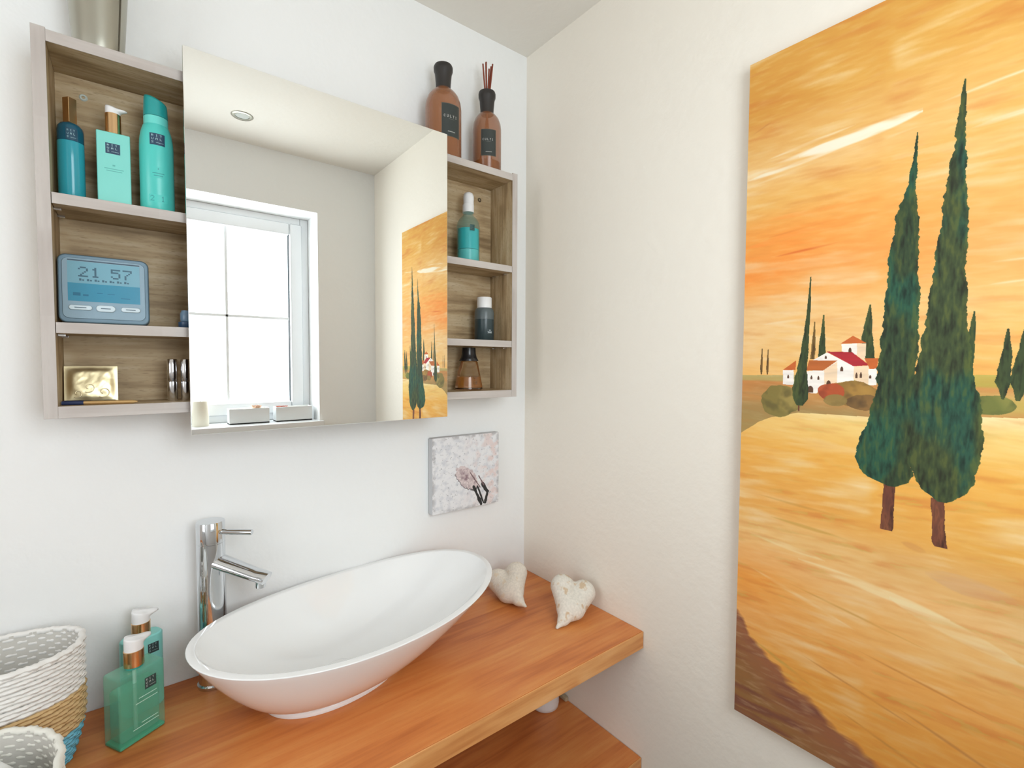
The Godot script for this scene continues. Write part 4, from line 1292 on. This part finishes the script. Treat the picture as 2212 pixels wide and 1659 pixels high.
func counter_things() -> void:
	# --- the two hearts
	var hm := surface_nets(heart_field, Vector3(-0.072, -0.096, -0.042), Vector3(0.072, 0.076, 0.042), 0.0032)
	var hm2 := surface_nets(func(p: Vector3) -> float: return heart_field(Vector3(-p.x, p.y, p.z)), Vector3(-0.072, -0.096, -0.042), Vector3(0.072, 0.076, 0.042), 0.0032)
	var heart := func(called: String, label: String, up: Vector3, nrm: Vector3, at: Vector3, m: Material, shape: ArrayMesh) -> void:
		var y := up.normalized()
		var z := (nrm - y * nrm.dot(y)).normalized()
		var x := y.cross(z)
		var o := MeshInstance3D.new()
		o.name = numbered(called)
		o.material_override = m
		add_child(o)
		# turned into place, then set down on the countertop and off the wall
		var xf := Transform3D(Basis(x, y, z), Vector3.ZERO)
		var arr := shape.surface_get_arrays(0)
		var vs: PackedVector3Array = arr[Mesh.ARRAY_VERTEX]
		var ns: PackedVector3Array = arr[Mesh.ARRAY_NORMAL]
		var low := 1e9
		var far := -1e9
		for k in vs.size():
			vs[k] = xf * vs[k]
			ns[k] = xf.basis * ns[k]
			low = minf(low, vs[k].y)
			far = maxf(far, vs[k].x)
		for k in vs.size():
			vs[k].y -= low
		arr[Mesh.ARRAY_VERTEX] = vs
		arr[Mesh.ARRAY_NORMAL] = ns
		var am := ArrayMesh.new()
		am.add_surface_from_arrays(Mesh.PRIMITIVE_TRIANGLES, arr)
		o.mesh = am
		o.position = Vector3(minf(at.x, -0.0005 - far), HC + 0.0002, at.z)
		tag(o, label, "heart", "")
	var w1 := tri_mapped(textured(mat(Color.WHITE, 0.75), whitewash(41, rgb(246, 236, 222), rgb(230, 212, 188), 0.34)), Vector3.ONE * 0.12, false)
	var w2 := tri_mapped(textured(mat(Color.WHITE, 0.75), whitewash(45, rgb(242, 236, 224), rgb(208, 180, 146), 0.36)), Vector3.ONE * 0.13, false)
	for m in [w1, w2]:
		m.heightmap_enabled = true
		m.heightmap_texture = m.albedo_texture
		m.heightmap_scale = 0.08
	heart.call("wooden_heart", "cream carved wooden heart wedged between the basin's right end and the corner", Vector3(0.375, 0.405, -0.834), Vector3(-0.473, 0.857, 0.203), Vector3(-0.1570, 0.8290, 0.1285), w1, hm2)
	heart.call("wooden_heart", "whitewashed wooden heart with brown worn patches leaning on the right wall", Vector3(0.66, 0.55, -0.513), Vector3(-0.20, 0.70, 0.46), Vector3(-0.0873, 0.8424, 0.2951), w2, hm)

	# --- dispensers
	var dz := thing("soap_dispenser", "clear green glass square pump dispenser, nearer one of the pair", "dispenser", Vector3(-0.9505, HC, 0.1220), deg_to_rad(30))
	part(dz, "body", MB.new().box(Vector3(0, 0.060, 0), Vector3(0.072, 0.120, 0.042), 0.003).done(), translucent(rgb(120, 208, 176), 0.34))
	part(dz, "soap", MB.new().box(Vector3(0, 0.049, 0), Vector3(0.062, 0.084, 0.032), 0.004).done(), translucent(rgb(104, 206, 168), 0.42), Vector3.ZERO, "green liquid soap")
	part(dz, "glass_base", MB.new().box(Vector3(0, 0.0036, 0), Vector3(0.070, 0.006, 0.040), 0.002).done(), mat(rgb(64, 188, 146), 0.15), Vector3.ZERO, "thick bright green glass base")
	part(dz, "dip_tube", MB.new().tube([Vector3(0, 0.012, 0), Vector3(0, 0.118, 0)], 0.0028, 10).done(), mat(rgb(190, 230, 215), 0.4))
	part(dz, "neck", MB.new().lathe([P2(0, 0.1195), P2(0.0125, 0.1195), P2(0.0125, 0.124), P2(0, 0.124)], Vector3.ZERO, 28).done(), mat(rgb(60, 160, 150), 0.2))
	var lg := MB.new()
	lg.flat(Vector3(0.0035, 0.101, 0.0212), Vector3(0.0215, 0.101, 0.0212), Vector3(0.0215, 0.082, 0.0212), Vector3(0.0035, 0.082, 0.0212), Vector3.BACK)
	part(dz, "logo", lg.done(), textured(mat(Color.WHITE, 0.5), badge(rgb(52, 74, 72), rgb(226, 236, 232))))
	var pale := mat(rgb(214, 240, 228), 0.5)
	for q in [[0.008, 0.073, 0.028], [0.006, 0.0655, 0.034], [0.010, 0.030, 0.026], [0.004, 0.024, 0.040]]:
		part(dz, "print", MB.new().box(Vector3(q[0], q[1], 0.0213), Vector3(q[2], 0.0011, 0.0003)).done(), pale)
	pump_top(dz, 0.123, 0.0142, 0.026, deg_to_rad(-6))

	var d2 := thing("balm_dispenser", "pale turquoise rounded pump bottle behind the green glass dispenser", "dispenser", Vector3(-0.9400, HC, 0.0480), deg_to_rad(20))
	var rr := MB.new()
	var basis := Basis(Vector3(1, 0, 0), Vector3(0, 0, -1), Vector3(0, 1, 0))
	rr.extrude(rrect(0.064, 0.036, 0.0165, 8), 0.0, 0.137, 0.004, Transform3D(basis, Vector3.ZERO))
	part(d2, "body", rr.done(), mat(rgb(136, 212, 206), 0.3))
	var l2 := MB.new()
	l2.flat(Vector3(0.003, 0.122, 0.0183), Vector3(0.020, 0.122, 0.0183), Vector3(0.020, 0.104, 0.0183), Vector3(0.003, 0.104, 0.0183), Vector3.BACK)
	part(d2, "logo", l2.done(), textured(mat(Color.WHITE, 0.5), badge(rgb(40, 62, 66), rgb(170, 205, 205))))
	pump_top(d2, 0.137, 0.0142, 0.024, deg_to_rad(-20))

	# --- baskets
	basket("large_basket", "larger woven basket banded white, straw and sky blue against the wall", Vector3(-1.133, HC, 0.103), 0.117, 0.0715, 0.188, 0.0062, 31, [[0.30, rgb(122, 196, 220)], [0.625, rgb(214, 182, 132)], [1.0, rgb(240, 238, 234)]], 3)
	basket("small_basket", "small cream woven basket holding a white cloth at the counter's near left", Vector3(-1.158, HC, 0.303), 0.131, 0.115, 0.122, 0.0062, 20, [[1.0, rgb(238, 236, 226)]], 5)
	var cl := thing("folded_cloth", "soft white folded cloth lying inside the small cream basket", "cloth", Vector3(-1.162, HC + 0.012, 0.303))
	var rows := []
	var fn := FastNoiseLite.new()
	fn.seed = 3
	fn.frequency = 16.0
	for i in 12:
		var t := i / 11.0
		var ring := PackedVector3Array()
		for j in 40:
			var a := TAU * j / 40
			var r := sin(PI * (0.06 + 0.94 * t) * 0.5 + PI * 0.5 * (0.0 if t < 0.5 else 0.0))
			r = 0.104 * (1.0 - pow(maxf(0.0, t - 0.35) / 0.65, 2.4)) * (0.90 + 0.1 * minf(t * 3, 1.0))
			var d := Vector3(cos(a), 0, sin(a) * 0.88)
			ring.append(d * r * (1 + 0.05 * fn.get_noise_2d(a * 0.2, t)) + Vector3(0, 0.106 * minf(t * 1.6, 1.0) + 0.006 * fn.get_noise_3d(d.x * r * 3, t * 0.3, d.z * r * 3), 0))
		rows.append(ring)
	part(cl, "cloth", MB.new().grid(rows, true, -1.0).done(), mat(rgb(244, 246, 244), 0.9))


# rows of braided cord stacked into a soft oval; bands = [share of height, colour]
func basket(called: String, label: String, at: Vector3, ra: float, rb: float, H: float, step: float, rows: int, bands: Array, sd: int) -> void:
	var o := thing(called, label, "basket", at)
	var rng := RandomNumberGenerator.new()
	rng.seed = sd
	var mats := []
	for b in bands:
		mats.append(mat(b[1], 0.85))
	var step_y := H / rows
	var N := 168
	var shape := func(th: float, sc: float, off: float) -> Vector3:
		var c := cos(th)
		var s := sin(th)
		return Vector3((ra * sc + off) * signf(c) * pow(absf(c), 0.85), 0, (rb * sc + off) * signf(s) * pow(absf(s), 0.85))
	var liner := []
	for r in rows + 1:
		var f := float(r) / rows
		var loop := PackedVector3Array()
		for k in N:
			loop.append(shape.call(TAU * k / N, 0.86 + 0.14 * sin(minf(f * 2.2, 1.0) * PI / 2), -0.0034) + Vector3(0, f * H * 0.99, 0))
		liner.append(loop)
	for r in rows:
		var f := (r + 0.5) / rows
		var sc := 0.86 + 0.14 * sin(minf(f * 2.2, 1.0) * PI / 2)
		var bi := 0
		while bi < bands.size() - 1 and f > bands[bi][0]:
			bi += 1
		var last := r == rows - 1
		var ph := rng.randf() * TAU
		var loops := []
		for j in 7:
			loops.append(PackedVector3Array())
		var rad := step_y * 0.66 * (1.35 if last else 1.0)
		for k in N:
			var th := TAU * k / N
			var wv := sin(th * 26.0 + (PI if r % 2 else 0.0) + ph * 0.15)
			var tw := sin(th * 78.0 + r)
			for j in 7:
				var a := TAU * j / 7
				var thick := rad * (0.86 + 0.14 * tw)
				loops[j].append(shape.call(th, sc, cos(a) * thick + wv * step_y * 0.20) + Vector3(0, (r + 0.5) * step_y + sin(a) * thick + sin(th * 3.0 + ph) * 0.0006, 0))
		loops.append(loops[0])
		var m := MB.new().grid(loops, true, -1.0)
		part(o, "rim_cord" if last else "woven_row", m.done(), mats[bi])
	part(o, "liner", MB.new().grid(liner, true, -1.0).done(), mat(rgb(214, 210, 202), 0.95), Vector3.ZERO, "shadowy inner warp")
	var bt := MB.new()
	var c0 := Vector3(0, 0.002, 0)
	for k in N:
		bt.tri(c0, shape.call(TAU * k / N, 0.86, 0.0) + c0, shape.call(TAU * (k + 1) / N, 0.86, 0.0) + c0, Vector3.UP, Vector3.UP, Vector3.UP)
	part(o, "bottom", bt.done(), mats[0])


func pictures() -> void:
	var z0 := 0.6797
	var z1 := 1.0750
	var yt := 1.9887
	var yb := 0.7501
	var o := thing("landscape_painting", "tall narrow canvas of cypresses and a white farmhouse on the right wall", "painting", Vector3(0, yb, (z0 + z1) / 2))
	var W := z1 - z0
	var H := yt - yb
	var cv := MB.new()
	cv.box(Vector3(-0.0095, H / 2, 0), Vector3(0.0185, H, W), 0.0015)
	part(o, "stretcher", cv.done(), mat(rgb(216, 160, 92), 0.7), Vector3.ZERO, "painted canvas edges")
	var fc := MB.new()
	var n := Vector3(-1, 0, 0)
	var ue := W / 0.3831
	fc.quad(Vector3(-0.0195, H, -W / 2), Vector3(-0.0195, H, W / 2), Vector3(-0.0195, 0, W / 2), Vector3(-0.0195, 0, -W / 2), n, n, n, n, Vector2(0, 0), Vector2(ue, 0), Vector2(ue, 1), Vector2(0, 1))
	fc.quad(Vector3(-0.0186, H, -W / 2), Vector3(-0.0186, H, W / 2), Vector3(-0.0186, 0, W / 2), Vector3(-0.0186, 0, -W / 2), -n, -n, -n, -n)
	var pm := textured(mat(Color.WHITE, 0.8), landscape())
	pm.texture_repeat = false
	part(o, "canvas", fc.done(), pm)
	var q := thing("small_canvas", "small square textured canvas of a mauve bloom on a chalky white ground", "picture", Vector3(-0.2225, 1.0290, 0.0))
	var bp := bloom_picture()
	var bm := textured(mat(Color.WHITE, 0.7), bp[0])
	bm.heightmap_enabled = true
	bm.heightmap_texture = ImageTexture.create_from_image(bp[1])
	bm.heightmap_scale = 0.12
	part(q, "stretcher", MB.new().box(Vector3(0, 0.1025, 0.0115), Vector3(0.2180, 0.2045, 0.020), 0.003).done(), mat(rgb(204, 204, 206), 0.8), Vector3.ZERO, "greyish painted edges")
	var f2 := MB.new()
	f2.flat(Vector3(-0.1075, 0.2035, 0.0218), Vector3(0.1075, 0.2035, 0.0218), Vector3(0.1075, 0.0015, 0.0218), Vector3(-0.1075, 0.0015, 0.0218), Vector3.BACK)
	part(q, "canvas", f2.done(), bm)


func sill_things() -> void:
	var wm := mat(rgb(226, 228, 228), 0.5)
	for q in [[-0.5497, 1.490, 0.155, "longer white box planter with one peach bloom, nearer the middle of the windowsill"], [-0.3680, 1.492, 0.154, "white box planter with red-pink blooms at the right end of the windowsill"]]:
		var o := thing("planter", q[3], "planter", Vector3(q[0], WIN_B, q[1]))
		var m := MB.new()
		var w: float = q[2]
		m.box(Vector3(0, 0.003, 0), Vector3(w, 0.006, 0.060), 0.001)
		m.box(Vector3(0, 0.0330, -0.0275), Vector3(w, 0.066, 0.005), 0.001)
		m.box(Vector3(0, 0.0330, 0.0275), Vector3(w, 0.066, 0.005), 0.001)
		m.box(Vector3(-w / 2 + 0.0025, 0.0330, 0), Vector3(0.005, 0.066, 0.052), 0.001)
		m.box(Vector3(w / 2 - 0.0025, 0.0330, 0), Vector3(0.005, 0.066, 0.052), 0.001)
		part(o, "box", m.done(), wm)
		part(o, "filling", MB.new().box(Vector3(0, 0.050, 0), Vector3(w - 0.012, 0.012, 0.048), 0.003).done(), mat(rgb(222, 214, 200), 0.9))
	var petal := func(cx: Vector3, r: float, c: Color, label: String, grp: String) -> void:
		var o := thing("flower", label, "flower", cx, 0.0, grp)
		var m := mat(c, 0.7)
		m.subsurf_scatter_enabled = true
		m.subsurf_scatter_strength = 0.1
		for ring in 3:
			var n: int = [7, 5, 3][ring]
			for k in n:
				var a := TAU * (k + 0.4 * ring) / n
				var rows := []
				for i in 7:
					var t := i / 6.0
					var row := PackedVector3Array()
					for j in 7:
						var s := (j / 6.0 - 0.5) * 2
						var rr: float = r * ([1.0, 0.75, 0.45][ring] as float)
						var wdt := sin(PI * (0.15 + 0.75 * t)) * rr * 0.62
						var d := Vector3(cos(a), 0, sin(a))
						var side := Vector3(-sin(a), 0, cos(a))
						row.append(d * rr * t * (1.0 - 0.15 * s * s) + side * wdt * s + Vector3(0, rr * (0.9 + 0.2 * ring) * t * t + 0.15 * rr * s * s, 0))
					rows.append(row)
				part(o, "petal", MB.new().grid(rows, false, 1.0).done(), m)
	petal.call(Vector3(-0.520, WIN_B + 0.056, 1.480), 0.021, rgb(236, 196, 168), "pale peach bloom standing up from the middle planter on the windowsill", "")
	petal.call(Vector3(-0.428, WIN_B + 0.056, 1.484), 0.014, rgb(222, 140, 122), "red-pink bloom, the left one in the right-end windowsill planter", "blooms in the right planter")
	petal.call(Vector3(-0.405, WIN_B + 0.056, 1.482), 0.014, rgb(214, 132, 116), "red-pink bloom, the right one in the right-end windowsill planter", "blooms in the right planter")
	var c := thing("candle", "thick cream pillar candle on the windowsill, seen at the mirror's lower left", "candle", Vector3(-0.727, WIN_B, 1.490))
	part(c, "wax", MB.new().lathe([P2(0, 0), P2(0.0290, 0), P2(0.0300, 0.0015), P2(0.0300, 0.100), P2(0.0280, 0.104), P2(0.022, 0.101), P2(0, 0.099)], Vector3.ZERO, 44).done(), mat(rgb(240, 234, 216), 0.5))
	part(c, "wick", MB.new().tube([Vector3(0, 0.099, 0), Vector3(0.001, 0.106, 0), Vector3(0.003, 0.111, 0)], 0.0009, 6).done(), mat(rgb(60, 52, 46), 0.9))
